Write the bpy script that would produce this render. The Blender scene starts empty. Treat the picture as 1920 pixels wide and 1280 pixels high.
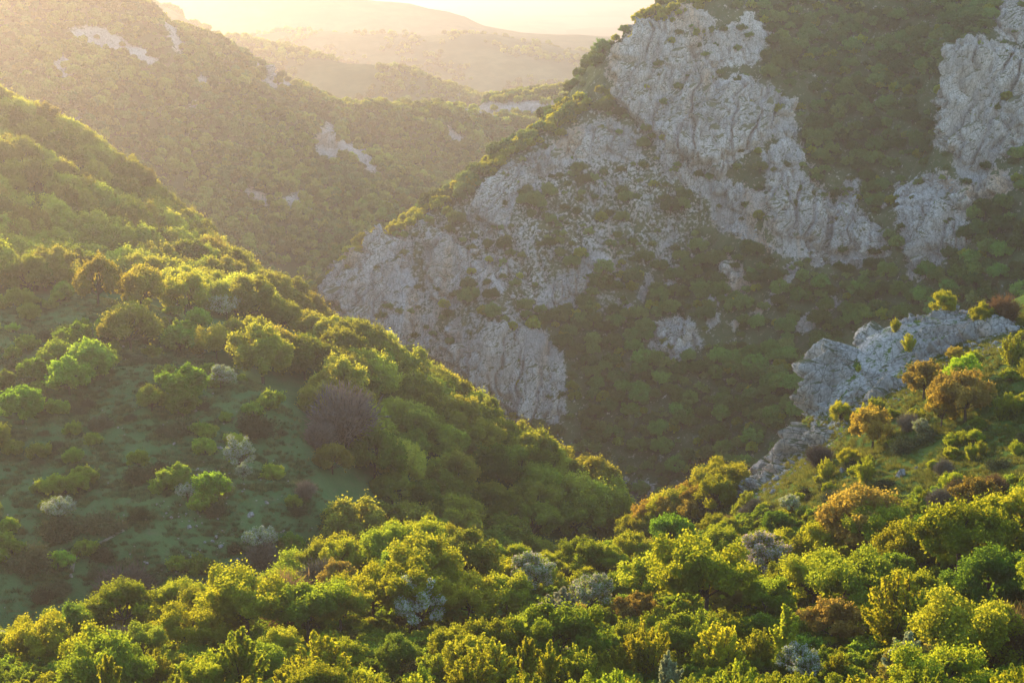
import bpy, math, random
import numpy as np

random.seed(7)
rng = np.random.default_rng(7)
scene = bpy.context.scene
COL = scene.collection
R = math.radians

# ------------------------------------------------------------------ camera
FOC = 3360.0                      # focal length in units of a 1920 px wide frame
PITCH = math.atan(730.0 / FOC)    # the horizon lies just above the frame
cam_d = bpy.data.cameras.new('camera')
cam_d.sensor_width = 36.0
cam_d.lens = 36.0 * FOC / 1920.0
cam_d.clip_start = 1.0
cam_d.clip_end = 90000.0
cam = bpy.data.objects.new('camera', cam_d)
COL.objects.link(cam)
cam.location = (0, 0, 0)
cam.rotation_euler = (R(90) - PITCH, 0, 0)
scene.camera = cam

# ------------------------------------------------------------------ light
SUN_AZ = -28.0                    # degrees left of the view axis
SUN_EL = 12.0
world = bpy.data.worlds.new('World')
scene.world = world
world.use_nodes = True
wn = world.node_tree
wn.nodes.clear()
sky = wn.nodes.new('ShaderNodeTexSky')
sky.sky_type = 'NISHITA'
sky.sun_disc = False
sky.sun_elevation = R(SUN_EL)
sky.sun_rotation = R(SUN_AZ)
sky.air_density = 1.0
sky.dust_density = 0.1
bg = wn.nodes.new('ShaderNodeBackground')
bg.inputs['Strength'].default_value = 0.15
wo = wn.nodes.new('ShaderNodeOutputWorld')
wn.links.new(sky.outputs[0], bg.inputs['Color'])
wn.links.new(bg.outputs[0], wo.inputs['Surface'])

sun_d = bpy.data.lights.new('sun', 'SUN')
sun_d.energy = 2.95
sun_d.angle = R(0.6)
sun_d.color = (1.0, 0.73, 0.45)
sun = bpy.data.objects.new('sun', sun_d)
COL.objects.link(sun)
sun.rotation_euler = (R(90 - SUN_EL), 0, R(180 - SUN_AZ))

scene.view_settings.view_transform = 'Standard'
scene.view_settings.look = 'None'
scene.view_settings.gamma = 1.0
scene.view_settings.use_curve_mapping = False
scene.view_settings.exposure = 2.2
scene.cycles.max_bounces = 5
scene.cycles.diffuse_bounces = 3
scene.cycles.transmission_bounces = 4
scene.cycles.volume_bounces = 0
scene.cycles.caustics_reflective = False
scene.cycles.caustics_refractive = False
scene.cycles.use_denoising = True

# ------------------------------------------------------------------ numpy helpers
CT, ST = math.cos(PITCH), math.sin(PITCH)

def ray(px, py):
    """world direction of a photograph point, scaled to one metre of depth along +Y"""
    px = np.asarray(px, float); py = np.asarray(py, float)
    u = (640.0 - py) / FOC
    yw = CT + u * ST
    return (px - 960.0) / FOC / yw, (-ST + u * CT) / yw

def at(px, py, Y, drop=0.0):
    a, b = ray(px, py)
    return (float(a) * Y, Y, float(b) * Y - drop)

def proj(x, y, z):
    d = y * CT - z * ST
    d = np.where(np.abs(d) < 1e-6, 1e-6, d)
    return 960.0 + FOC * x / d, 640.0 - FOC * (y * ST + z * CT) / d, d

_perm = np.random.default_rng(3).permutation(4096)
_grad = np.random.default_rng(4).normal(size=(4096, 3))
_grad /= np.linalg.norm(_grad, axis=1)[:, None]

def _h(i, j, k):
    return _perm[(_perm[(_perm[i & 4095] + j) & 4095] + k) & 4095]

def noise3(x, y, z):
    x, y, z = np.broadcast_arrays(np.asarray(x, float), np.asarray(y, float), np.asarray(z, float))
    i = np.floor(x).astype(np.int64); j = np.floor(y).astype(np.int64); k = np.floor(z).astype(np.int64)
    fx, fy, fz = x - i, y - j, z - k
    u = fx * fx * fx * (fx * (fx * 6 - 15) + 10)
    v = fy * fy * fy * (fy * (fy * 6 - 15) + 10)
    w = fz * fz * fz * (fz * (fz * 6 - 15) + 10)
    def g(a, b, c):
        t = _grad[_h(i + a, j + b, k + c)]
        return t[..., 0] * (fx - a) + t[..., 1] * (fy - b) + t[..., 2] * (fz - c)
    x00 = g(0,0,0) * (1-u) + g(1,0,0) * u
    x10 = g(0,1,0) * (1-u) + g(1,1,0) * u
    x01 = g(0,0,1) * (1-u) + g(1,0,1) * u
    x11 = g(0,1,1) * (1-u) + g(1,1,1) * u
    return 1.5 * ((x00 * (1-v) + x10 * v) * (1-w) + (x01 * (1-v) + x11 * v) * w)

def fbm(x, y, z, octaves=4, gain=0.5):
    s = 0.0; a = 1.0; f = 1.0
    for o in range(octaves):
        s = s + a * noise3(x * f + 13.7 * o, y * f + 5.1 * o, z * f + 9.3 * o)
        a *= gain; f *= 2.03
    return s

def worley(x, y, z, second=False):
    i = np.floor(x).astype(np.int64); j = np.floor(y).astype(np.int64); k = np.floor(z).astype(np.int64)
    f1 = np.full(x.shape, 9.0); f2 = np.full(x.shape, 9.0)
    for a in (-1, 0, 1):
        for b in (-1, 0, 1):
            for c in (-1, 0, 1):
                t = _grad[_h(i + a, j + b, k + c)]
                d = (i + a + .5 + .45 * t[..., 0] - x)**2 + (j + b + .5 + .45 * t[..., 1] - y)**2 + (k + c + .5 + .45 * t[..., 2] - z)**2
                f2 = np.minimum(f2, np.maximum(d, f1)); f1 = np.minimum(f1, d)
    return (np.sqrt(f1), np.sqrt(f2)) if second else np.sqrt(f1)

def poly_sd(px, py, poly):
    """signed distance to a closed outline, positive inside"""
    px = np.asarray(px, float); py = np.asarray(py, float)
    d = np.full(px.shape, 1e12); inside = np.zeros(px.shape, bool)
    n = len(poly)
    for a in range(n):
        x0, y0 = poly[a]; x1, y1 = poly[(a + 1) % n]
        ex, ey = x1 - x0, y1 - y0
        t = np.clip(((px - x0) * ex + (py - y0) * ey) / (ex * ex + ey * ey + 1e-9), 0, 1)
        d = np.minimum(d, (px - x0 - t * ex)**2 + (py - y0 - t * ey)**2)
        c = ((y0 > py) != (y1 > py))
        xi = x0 + (py - y0) * ex / (ey if abs(ey) > 1e-9 else 1e-9)
        inside ^= c & (px < xi)
    d = np.sqrt(d)
    return np.where(inside, d, -d)

def sstep(a, b, x):
    t = np.clip((x - a) / (b - a), 0, 1)
    return t * t * (3 - 2 * t)

class Sheet:
    """a smooth landform through given points; height is a function of x and y"""
    def __init__(self, pts, amp=1.0, scale=40.0, seed=0, lam=0.5):
        P = np.array(pts, float)
        self.P = P[:, :2]; self.amp = amp; self.scale = scale; self.seed = seed * 31.7
        n = len(P)
        self.s = 100.0
        A = np.zeros((n + 3, n + 3))
        A[:n, :n] = self.k(P[:, :2], P[:, :2]) + lam * 0.01 * np.eye(n)
        A[:n, n] = 1; A[:n, n+1:] = P[:, :2] / self.s
        A[n, :n] = 1; A[n+1:, :n] = P[:, :2].T / self.s
        b = np.zeros(n + 3); b[:n] = P[:, 2]
        self.w = np.linalg.solve(A, b)
    def k(self, a, b):
        d2 = ((a[:, None, :] - b[None, :, :])**2).sum(-1) / self.s**2
        return 0.5 * d2 * np.log(d2 + 1e-9)
    def h(self, x, y):
        x = np.asarray(x, float); y = np.asarray(y, float)
        q = np.stack([x.ravel(), y.ravel()], 1); out = np.empty(len(q)); n = len(self.P)
        for a in range(0, len(q), 40000):
            c = q[a:a+40000]
            out[a:a+40000] = self.k(c, self.P) @ self.w[:n] + self.w[n] + (c / self.s) @ self.w[n+1:]
        o = out.reshape(x.shape)
        o = o + self.amp * fbm(x / self.scale + self.seed, y / self.scale, 0.5 + self.seed, 4, 0.45)
        return o

def build_mesh(name, V, F, mat=None, smooth=False):
    """V (n,3), F (m,3) or (m,4) integer array"""
    V = np.asarray(V, np.float32); F = np.asarray(F, np.int32)
    me = bpy.data.meshes.new(name)
    k = F.shape[1]
    me.vertices.add(len(V)); me.vertices.foreach_set('co', V.ravel())
    me.loops.add(F.size); me.loops.foreach_set('vertex_index', F.ravel())
    me.polygons.add(len(F))
    me.polygons.foreach_set('loop_start', np.arange(0, F.size, k, dtype=np.int32))
    me.polygons.foreach_set('loop_total', np.full(len(F), k, np.int32))
    if smooth:
        me.polygons.foreach_set('use_smooth', np.ones(len(F), bool))
    me.update(calc_edges=True)
    if mat is not None:
        for m in (mat if isinstance(mat, (list, tuple)) else [mat]):
            me.materials.append(m)
    return me

def add_attr(me, name, val):
    a = me.attributes.new(name, 'FLOAT', 'POINT')
    a.data.foreach_set('value', np.asarray(val, np.float32))

def link(name, me, parent=None, **props):
    o = bpy.data.objects.new(name, me)
    COL.objects.link(o)
    if parent is not None:
        o.parent = parent
    for k, v in props.items():
        if v is not None:
            o[k] = v
    return o

def grid_faces(nx, ny):
    a = np.arange(nx * ny).reshape(ny, nx)
    return np.stack([a[:-1, :-1].ravel(), a[:-1, 1:].ravel(), a[1:, 1:].ravel(), a[1:, :-1].ravel()], 1)

def normals_grid(P):
    gx = np.gradient(P, axis=1); gy = np.gradient(P, axis=0)
    n = np.cross(gx, gy); n /= np.linalg.norm(n, axis=-1, keepdims=True) + 1e-9
    return n

# ------------------------------------------------------------------ materials
def new_mat(name):
    m = bpy.data.materials.new(name); m.use_nodes = True
    nt = m.node_tree; nt.nodes.clear()
    out = nt.nodes.new('ShaderNodeOutputMaterial')
    return m, nt, out

def N(nt, t, **kw):
    n = nt.nodes.new(t)
    for k, v in kw.items():
        if k.startswith('i_'):
            n.inputs[k[2:]].default_value = v
        else:
            setattr(n, k, v)
    return n

def mixc(nt, fac, a, b, blend='MIX'):
    n = nt.nodes.new('ShaderNodeMix'); n.data_type = 'RGBA'; n.blend_type = blend
    for s, v in ((0, fac), (6, a), (7, b)):
        if hasattr(v, 'is_output'):
            nt.links.new(v, n.inputs[s])
        elif s == 0:
            n.inputs[s].default_value = v
        else:
            n.inputs[s].default_value = (*v, 1)
    return n.outputs[2]

def ramp(nt, src, stops):
    n = nt.nodes.new('ShaderNodeValToRGB')
    e = n.color_ramp.elements
    while len(e) < len(stops): e.new(0.5)
    for el, (p, c) in zip(e, stops):
        el.position = p
        el.color = (c, c, c, 1) if not isinstance(c, tuple) else (*c, 1)
    nt.links.new(src, n.inputs[0])
    return n.outputs[0]

def noise_node(nt, vec, scale, detail=4, rough=0.6, dist=0.0):
    n = nt.nodes.new('ShaderNodeTexNoise')
    n.inputs['Scale'].default_value = scale; n.inputs['Detail'].default_value = detail
    n.inputs['Roughness'].default_value = rough; n.inputs['Distortion'].default_value = dist
    if vec is not None: nt.links.new(vec, n.inputs['Vector'])
    return n.outputs['Fac']

def math_node(nt, op, a, b=None, clamp=False):
    n = nt.nodes.new('ShaderNodeMath'); n.operation = op; n.use_clamp = clamp
    for s, v in ((0, a), (1, b)):
        if v is None: continue
        if hasattr(v, 'is_output'): nt.links.new(v, n.inputs[s])
        else: n.inputs[s].default_value = v
    return n.outputs[0]

def mapping(nt, scale, coord='Object', loc=(0, 0, 0), rot=(0, 0, 0)):
    tc = nt.nodes.new('ShaderNodeTexCoord'); mp = nt.nodes.new('ShaderNodeMapping')
    mp.inputs['Scale'].default_value = scale; mp.inputs['Location'].default_value = loc; mp.inputs['Rotation'].default_value = rot
    nt.links.new(tc.outputs[coord], mp.inputs['Vector'])
    return mp.outputs[0]

def rock_color(nt):
    """limestone: pale grey, dark lichen streaks running down, rusty stains"""
    v1 = mapping(nt, (1, 1, 1)); v2 = mapping(nt, (1, 0.25, 0.16), rot=(0, 0, R(-17)))
    big = noise_node(nt, v1, 0.05, 4, 0.6)
    c = mixc(nt, ramp(nt, big, [(0.35, 0.0), (0.65, 1.0)]), (0.24, 0.235, 0.225), (0.40, 0.385, 0.36))
    st = noise_node(nt, v2, 0.5, 6, 0.65, 0.8)
    c = mixc(nt, ramp(nt, st, [(0.55, 0.0), (0.66, 0.8)]), c, (0.14, 0.135, 0.12))
    rust = noise_node(nt, v2, 0.06, 3, 0.5, 0.4)
    c = mixc(nt, ramp(nt, rust, [(0.56, 0.0), (0.68, 0.75)]), c, (0.40, 0.27, 0.165))
    sp = noise_node(nt, v1, 1.3, 5, 0.75)
    c = mixc(nt, ramp(nt, sp, [(0.40, 0.55), (0.55, 0.0)]), c, (0.09, 0.088, 0.075))
    c = mixc(nt, ramp(nt, sp, [(0.60, 0.0), (0.75, 0.6)]), c, (0.50, 0.49, 0.46))
    vo = N(nt, 'ShaderNodeTexVoronoi'); vo.feature = 'DISTANCE_TO_EDGE'; vo.inputs['Scale'].default_value = 0.42
    vj = mapping(nt, (1, 0.5, 0.45), rot=(0, 0, R(-17)))
    wob = N(nt, 'ShaderNodeVectorMath', operation='ADD'); nt.links.new(vj, wob.inputs[0])
    nz = N(nt, 'ShaderNodeTexNoise'); nz.inputs['Scale'].default_value = 0.5; nz.inputs['Detail'].default_value = 4; nt.links.new(v1, nz.inputs['Vector']); nt.links.new(nz.outputs['Color'], wob.inputs[1])
    nt.links.new(wob.outputs[0], vo.inputs['Vector'])
    blot = noise_node(nt, mapping(nt, (1, 0.4, 0.3), rot=(0, 0, R(-17)), loc=(4, 2, 9)), 0.17, 5, 0.65, 0.7)
    c = mixc(nt, ramp(nt, blot, [(0.53, 0.0), (0.62, 0.5)]), c, (0.19, 0.185, 0.17))
    c = mixc(nt, ramp(nt, vo.outputs['Distance'], [(0.0, 0.75), (0.045, 0.0)]), c, (0.07, 0.068, 0.055))
    b = nt.nodes.new('ShaderNodeBump'); b.inputs['Strength'].default_value = 0.55; b.inputs['Distance'].default_value = 0.5
    nt.links.new(noise_node(nt, v1, 0.9, 8, 0.7), b.inputs['Height'])
    return c, b.outputs[0]

def mat_rock(name='limestone', ledges=True):
    m, nt, out = new_mat(name)
    c, nrm = rock_color(nt)
    if ledges:      # grass takes hold where a ledge lies flat enough
        ge = N(nt, 'ShaderNodeNewGeometry'); sp = N(nt, 'ShaderNodeSeparateXYZ'); nt.links.new(ge.outputs['True Normal'], sp.inputs[0])
        v = mapping(nt, (1, 1, 1))
        f = math_node(nt, 'ADD', sp.outputs['Z'], math_node(nt, 'MULTIPLY', math_node(nt, 'SUBTRACT', noise_node(nt, v, 0.25, 4, 0.6), 0.5), 0.7))
        c = mixc(nt, ramp(nt, f, [(0.74, 0.0), (0.84, 0.9)]), c, (0.055, 0.068, 0.028))
    d = N(nt, 'ShaderNodeBsdfDiffuse', i_Roughness=0.8)
    nt.links.new(c, d.inputs['Color']); nt.links.new(nrm, d.inputs['Normal'])
    nt.links.new(d.outputs[0], out.inputs['Surface'])
    return m

def mat_ground(name, a, b, dry, rocky=True, bump=0.25, bscale=1.2):
    """turf or forest floor, turning to limestone where the mesh attribute 'rock' is high"""
    m, nt, out = new_mat(name)
    v = mapping(nt, (1, 1, 1))
    c = mixc(nt, ramp(nt, noise_node(nt, v, 0.06, 5, 0.6), [(0.38, 0.0), (0.62, 1.0)]), a, b)
    c = mixc(nt, ramp(nt, noise_node(nt, v, 0.35, 6, 0.7, 0.5), [(0.52, 0.0), (0.70, 0.8)]), c, dry)
    fine = noise_node(nt, v, 2.2, 4, 0.7)
    c = mixc(nt, ramp(nt, fine, [(0.35, 0.35), (0.6, 0.0)]), c, tuple(x * 0.55 for x in a))
    bp = N(nt, 'ShaderNodeBump'); bp.inputs['Strength'].default_value = bump; bp.inputs['Distance'].default_value = 0.6
    nt.links.new(noise_node(nt, v, bscale, 7, 0.7), bp.inputs['Height'])
    d = N(nt, 'ShaderNodeBsdfDiffuse')
    nt.links.new(c, d.inputs['Color']); nt.links.new(bp.outputs[0], d.inputs['Normal'])
    res = d.outputs[0]
    if rocky:
        rc, rn = rock_color(nt)
        d2 = N(nt, 'ShaderNodeBsdfDiffuse', i_Roughness=0.8)
        nt.links.new(rc, d2.inputs['Color']); nt.links.new(rn, d2.inputs['Normal'])
        at_ = N(nt, 'ShaderNodeAttribute', attribute_name='rock')
        brk = noise_node(nt, v, 0.5, 6, 0.7)
        f = math_node(nt, 'ADD', at_.outputs['Fac'], math_node(nt, 'MULTIPLY', math_node(nt, 'SUBTRACT', brk, 0.5), 1.3))
        f = ramp(nt, f, [(0.46, 0.0), (0.56, 1.0)])
        mx = N(nt, 'ShaderNodeMixShader')
        nt.links.new(f, mx.inputs[0]); nt.links.new(res, mx.inputs[1]); nt.links.new(d2.outputs[0], mx.inputs[2])
        res = mx.outputs[0]
    nt.links.new(res, out.inputs['Surface'])
    return m

M_ROCK = mat_rock()
M_STONE = mat_rock('loose_limestone', False)
M_MEADOW = mat_ground('meadow_turf', (0.052, 0.110, 0.036), (0.080, 0.140, 0.045), (0.105, 0.115, 0.058), bump=0.45)
M_SLOPE = mat_ground('slope_turf', (0.045, 0.085, 0.018), (0.075, 0.115, 0.022), (0.105, 0.095, 0.035), bump=0.5, bscale=0.8)
M_FLOOR = mat_ground('forest_floor', (0.036, 0.052, 0.018), (0.052, 0.066, 0.024), (0.070, 0.066, 0.034))
M_MOUNT = mat_ground('scrubby_ground', (0.036, 0.056, 0.022), (0.055, 0.074, 0.030), (0.095, 0.095, 0.068))

# ------------------------------------------------------------------ landforms (surveyed points; unseen flanks shaped for the sun)
def S(px, py, Y, drop=0.0): return at(px, py, Y, drop)

A_pts = [(0, 0, -2), (-90, 0, -10), (90, 0, 2), (0, 100, -50), (-70, 110, -60), (70, 110, -44),
 S(-250,1280,185,5), S(0,1280,185,5), S(480,1280,185,5), S(960,1280,185,5), S(1440,1280,185,5), S(1920,1280,180,5), S(2200,1230,180,5),
 S(0,1190,228,5), S(480,1160,230,6), S(960,1150,232,6), S(1440,1150,232,6), S(1920,1120,225,6),
 S(-250,1210,235,5), S(0,1190,242,6), S(200,1130,252,6), S(450,1100,262,6), S(700,985,292,8), S(850,970,300,7), S(980,1045,292,5), S(1150,1015,305,6), S(1260,1000,312,6), S(1400,1010,305,5),
 S(1560,1010,295,4), S(1750,990,280,5), S(1920,960,270,5),
 S(1500,930,335,2), S(1600,900,330,1), S(1700,860,335,0), S(1800,800,340,0), S(1900,720,345,1), S(1920,640,365,1),
 S(1200,935,395,8), S(1330,880,396,7), S(1420,905,385,1), S(1480,830,388,5), S(1560,810,382,0), S(1640,740,380,2), S(1720,690,382,3), S(1830,650,384,1),
 S(1300,1000,340,3), S(1400,960,355,1),
 # crag on the far edge
 S(1530,765,398), S(1545,695,404), S(1610,632,411), S(1690,605,416), S(1765,583,420), S(1830,600,414), S(1905,545,425,2), S(1640,700,398), S(1492,735,404,12), S(1475,760,412,20), S(1440,790,415,18), S(1740,660,397), S(2100,470,430),
 S(2100,700,350), S(2100,900,280), S(2300,560,380),
 # the far side falls into the gorge
 (-95,300,-140), (-60,330,-150), (-20,345,-152), (20,370,-150), (10,440,-175), (45,450,-170), (75,455,-150), (110,465,-120), (150,480,-105), (60,490,-185), (100,510,-165), (160,540,-140), (-40,430,-175),
]
B_pts = [S(0,1150,310), S(150,1125,318), S(350,1095,325), S(560,1055,332), S(650,955,352), S(500,900,362), S(300,880,365), S(100,880,365), S(-150,880,362), S(-150,1130,312),
 S(100,760,395), S(300,745,400), S(480,740,402), S(100,650,430), S(250,665,425), S(60,575,458), S(200,570,462), S(-150,600,440), S(-150,760,395),
 S(380,640,440,7), S(450,625,446,9), S(570,660,440,9), S(640,720,430,9), S(700,800,415,9), S(640,850,392,9), S(760,890,405,9), S(900,960,408,9), S(1000,1050,395,8), S(850,1000,385,8), S(720,960,370,8), S(1080,890,455,8), S(1120,930,452,2), S(1155,985,440,1), S(1100,990,425,3),
 S(620,600,500,9), S(690,625,494,9), S(760,668,488,9), S(880,750,478,9), S(970,820,470,9), S(1060,880,462,9),
 S(150,505,500,7), S(280,520,500,8), S(430,535,500,8), S(500,575,488,7), S(560,590,480,8),
 S(100,450,550,10), S(0,440,540,10), S(200,410,590,10), S(400,490,570,10), S(530,560,535,9), S(300,470,560,10),
 S(0,185,720,7), S(110,240,710,7), S(230,325,690,7), S(330,412,668,7), S(450,490,636,8), S(545,548,595,8),
 S(-30,250,640,10), S(60,275,632,10), S(150,330,622,10), S(230,400,610,10), S(30,350,595,10), S(60,300,668,16), S(150,355,655,16),
 S(-200,120,720,10), S(-400,60,700,10), S(-450,300,560,8), S(-450,600,440,2), S(-450,900,350,0), S(-700,0,640,8), S(-700,400,500,5),  # unseen left shoulder, raised so that it keeps the meadow in shade
 # behind and below
 (-200,800,-110), (-140,790,-150), (-100,760,-175), (-70,700,-180), (-40,640,-185), (-10,590,-190), (20,560,-195), (30,520,-190), (45,480,-188), (60,440,-180), (25,400,-165), (10,370,-158), (-30,330,-145), (-70,290,-142), (-110,280,-138), (-320,860,-90), (-60,800,-215), (0,700,-215),
]
def CY(Y): return 700 + (Y - 670) * 0.66
C_raw = [(1290,0,1000,1),(1200,45,990,1),(1160,95,975,0),(1150,170,955,0),(1100,190,955,3),(1050,225,950,3),(950,290,930,3),(850,360,915,3),(780,400,900,3),(700,442,880,2),(640,505,865,2),(600,552,852,1),
 (700,650,790,0),(830,700,765,0),(900,750,745,0),(1000,810,728,0),(1060,840,712,1),(1100,900,690,5),(1200,925,668,5),(1300,880,660,5),(1450,790,650,5),(1530,740,642,4),
 (700,540,835,1),(800,560,815,1),(850,450,865,1),(950,400,875,1),(960,520,815,1),(930,620,775,0),(1040,680,755,0),
 (1100,620,780,4),(1100,450,845,2),(1150,330,895,1),(1300,600,775,2),(1200,700,735,4),(1300,760,700,4),(1300,470,830,1),(1250,300,880,0),(1230,200,930,0),(1330,230,905,0),(1400,250,890,0),(1460,200,915,0),
 (1330,340,865,0),(1400,400,838,0),(1450,420,815,0),(1470,340,842,0),(1550,370,836,0),(1540,455,802,0),(1640,470,782,0),(1600,560,752,4),(1500,600,750,3),(1400,700,715,4),
 (1450,300,868,1),(1600,330,850,4),(1700,300,848,4),(1600,150,925,4),(1700,50,950,4),(1500,100,945,4),(1770,260,818,0),(1800,90,862,0),(1850,200,826,0),(1820,330,796,0),(1900,310,788,0),(1905,120,848,0),(1700,420,778,2),(1740,470,752,0),(1790,400,766,0),(1850,480,722,4),(1920,450,700,5),(1750,570,712,4),(1900,530,690,4),(1680,650,690,4),
 (1400,55,980,3),(1400,130,950,2),(1500,0,1000,3),(1900,0,900,2),(1400,-150,1050,2),(1700,-150,1015,2),(1920,-130,970,2),(2100,300,750,3),(2100,0,850,3),(2100,550,660,3),(2350,200,740,3)]
C_pts = [S(a, b, CY(c), d) for a, b, c, d in C_raw]
for a, b, c in ((1290,0,1000),(1160,95,975),(1100,190,955),(1050,225,950),(950,290,930),(850,360,915),(780,400,900),(700,442,880),(640,505,865)):
    x, y, z = S(a, b, CY(c)); C_pts.append((x - 32, y + 30, z - 32)); C_pts.append((x - 75, y + 75, z - 85))
x, y, z = S(600,552,CY(852)); C_pts += [(x-25, y+5, z-22), (x-60, y+20, z-55), (x-30, y-60, z-45), (x, y-90, z-45)]
C_pts += [(0, 660, -212), (60, 640, -214), (150, 640, -200)]
def DY(Y): return 1080 + (Y - 1080) * 0.72
D_raw = [(300,10,1500,6),(420,68,1520,6),(520,122,1560,6),(620,172,1600,6),(700,186,1625,6),(780,196,1650,6),(830,196,1665,6),(900,185,1840,6),(1000,180,1850,6),(1100,170,1850,6),(1200,160,1850,6),
 (0,10,1330,6),(0,-50,1420,6),(200,-40,1470,6),(-250,-40,1330,6),(-250,110,1200,6),(-250,300,1000,6),(600,535,1100,6),(500,475,1140,6),(650,490,1150,6),(750,410,1245,6),(800,360,1320,6),(900,310,1440,6),(1000,255,1600,6),(1100,210,1720,6),  # unseen ridge top points, kept low so sun reaches the spur crest
 (0,310,1010,6),(200,360,1040,6),(400,460,1085,6),(0,160,1160,6),(150,150,1230,6),(250,250,1210,6),(400,330,1220,6),(480,200,1400,6),(550,300,1330,6),(600,400,1225,6),(660,270,1420,6),(300,70,1420,6),(760,290,1480,6),(700,350,1330,6),(400,180,1370,6),(100,60,1340,6)]
D_pts = [S(a, b, DY(c), d) for a, b, c, d in D_raw]
for a, b, c in ((300,10,1500),(420,68,1520),(520,122,1560),(620,172,1600),(700,186,1625),(780,196,1650),(900,185,1840),(1000,180,1850),(1200,160,1850)):
    x, y, z = S(a, b, DY(c)); C = (x + 10, y + 120, z - 55); D_pts += [C, (x + 30, y + 300, z - 150)]
D_pts += [(-60, 1000, -240), (-200, 900, -170), (40, 1150, -235), (-380,1500,-90), (-300,1450,-70), (-450,900,-100), (-600,1300,-60), (-450,1700,-150)]

SHA = Sheet(A_pts, 0.9, 26.0, 1)
SHB = Sheet(B_pts, 1.1, 36.0, 2)
SHC = Sheet(C_pts, 4.2, 42.0, 3)
SHD = Sheet(D_pts, 13.0, 110.0, 4)

def land_grid(sh, x0, x1, y0, y1, st):
    xs = np.arange(x0, x1 + st, st); ys = np.arange(y0, y1 + st, st)
    X, Y = np.meshgrid(xs, ys)
    return X, Y, sh.h(X, Y)

def rock_disp(p, s=1.0, tan=(0.95, 0.3)):
    """craggy relief in metres: buttresses, flutes running down the face, blocks, cracks"""
    x, y, z = p[..., 0] / s, p[..., 1] / s, p[..., 2] / s
    t = x * tan[0] + y * tan[1]
    w1 = noise3(x / 11, y / 11, z / 11); w2 = noise3(x / 5 + 7, y / 5, z / 5)
    t = t + 3.0 * w1 + 0.8 * w2
    d = 8.5 * noise3(t / 22, z / 55, 1.7) + 4.2 * noise3(t / 10 + 3, z / 24, 4.1)
    fl = np.abs(noise3(t / 7.5, z / 34 + 0.4 * w1, 5.2))
    d = d - 4.2 * (1 - sstep(0, 0.17, fl))
    fl2 = np.abs(noise3(t / 2.9, z / 13 + 0.3 * w2, 8.8))
    d = d - 0.8 * (1 - sstep(0, 0.15, fl2))
    led = (z + 0.25 * t + 2.5 * w1) / 6.5
    d = d + 2.6 * (np.abs((led % 1.0) - 0.5) - 0.25) * (0.5 + w2)
    f1, f2 = worley(t / 4.6, y / 9 + w2 * 0.3, z / 6.8, True)
    d = d + 2.0 * (0.5 - f1) - 1.0 * (1 - sstep(0.0, 0.13, f2 - f1))
    d = d + 0.3 * (0.5 - np.abs(fbm(x / 2.0, y / 2.0, z / 2.6, 3, 0.55)))
    return d * s
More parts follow.
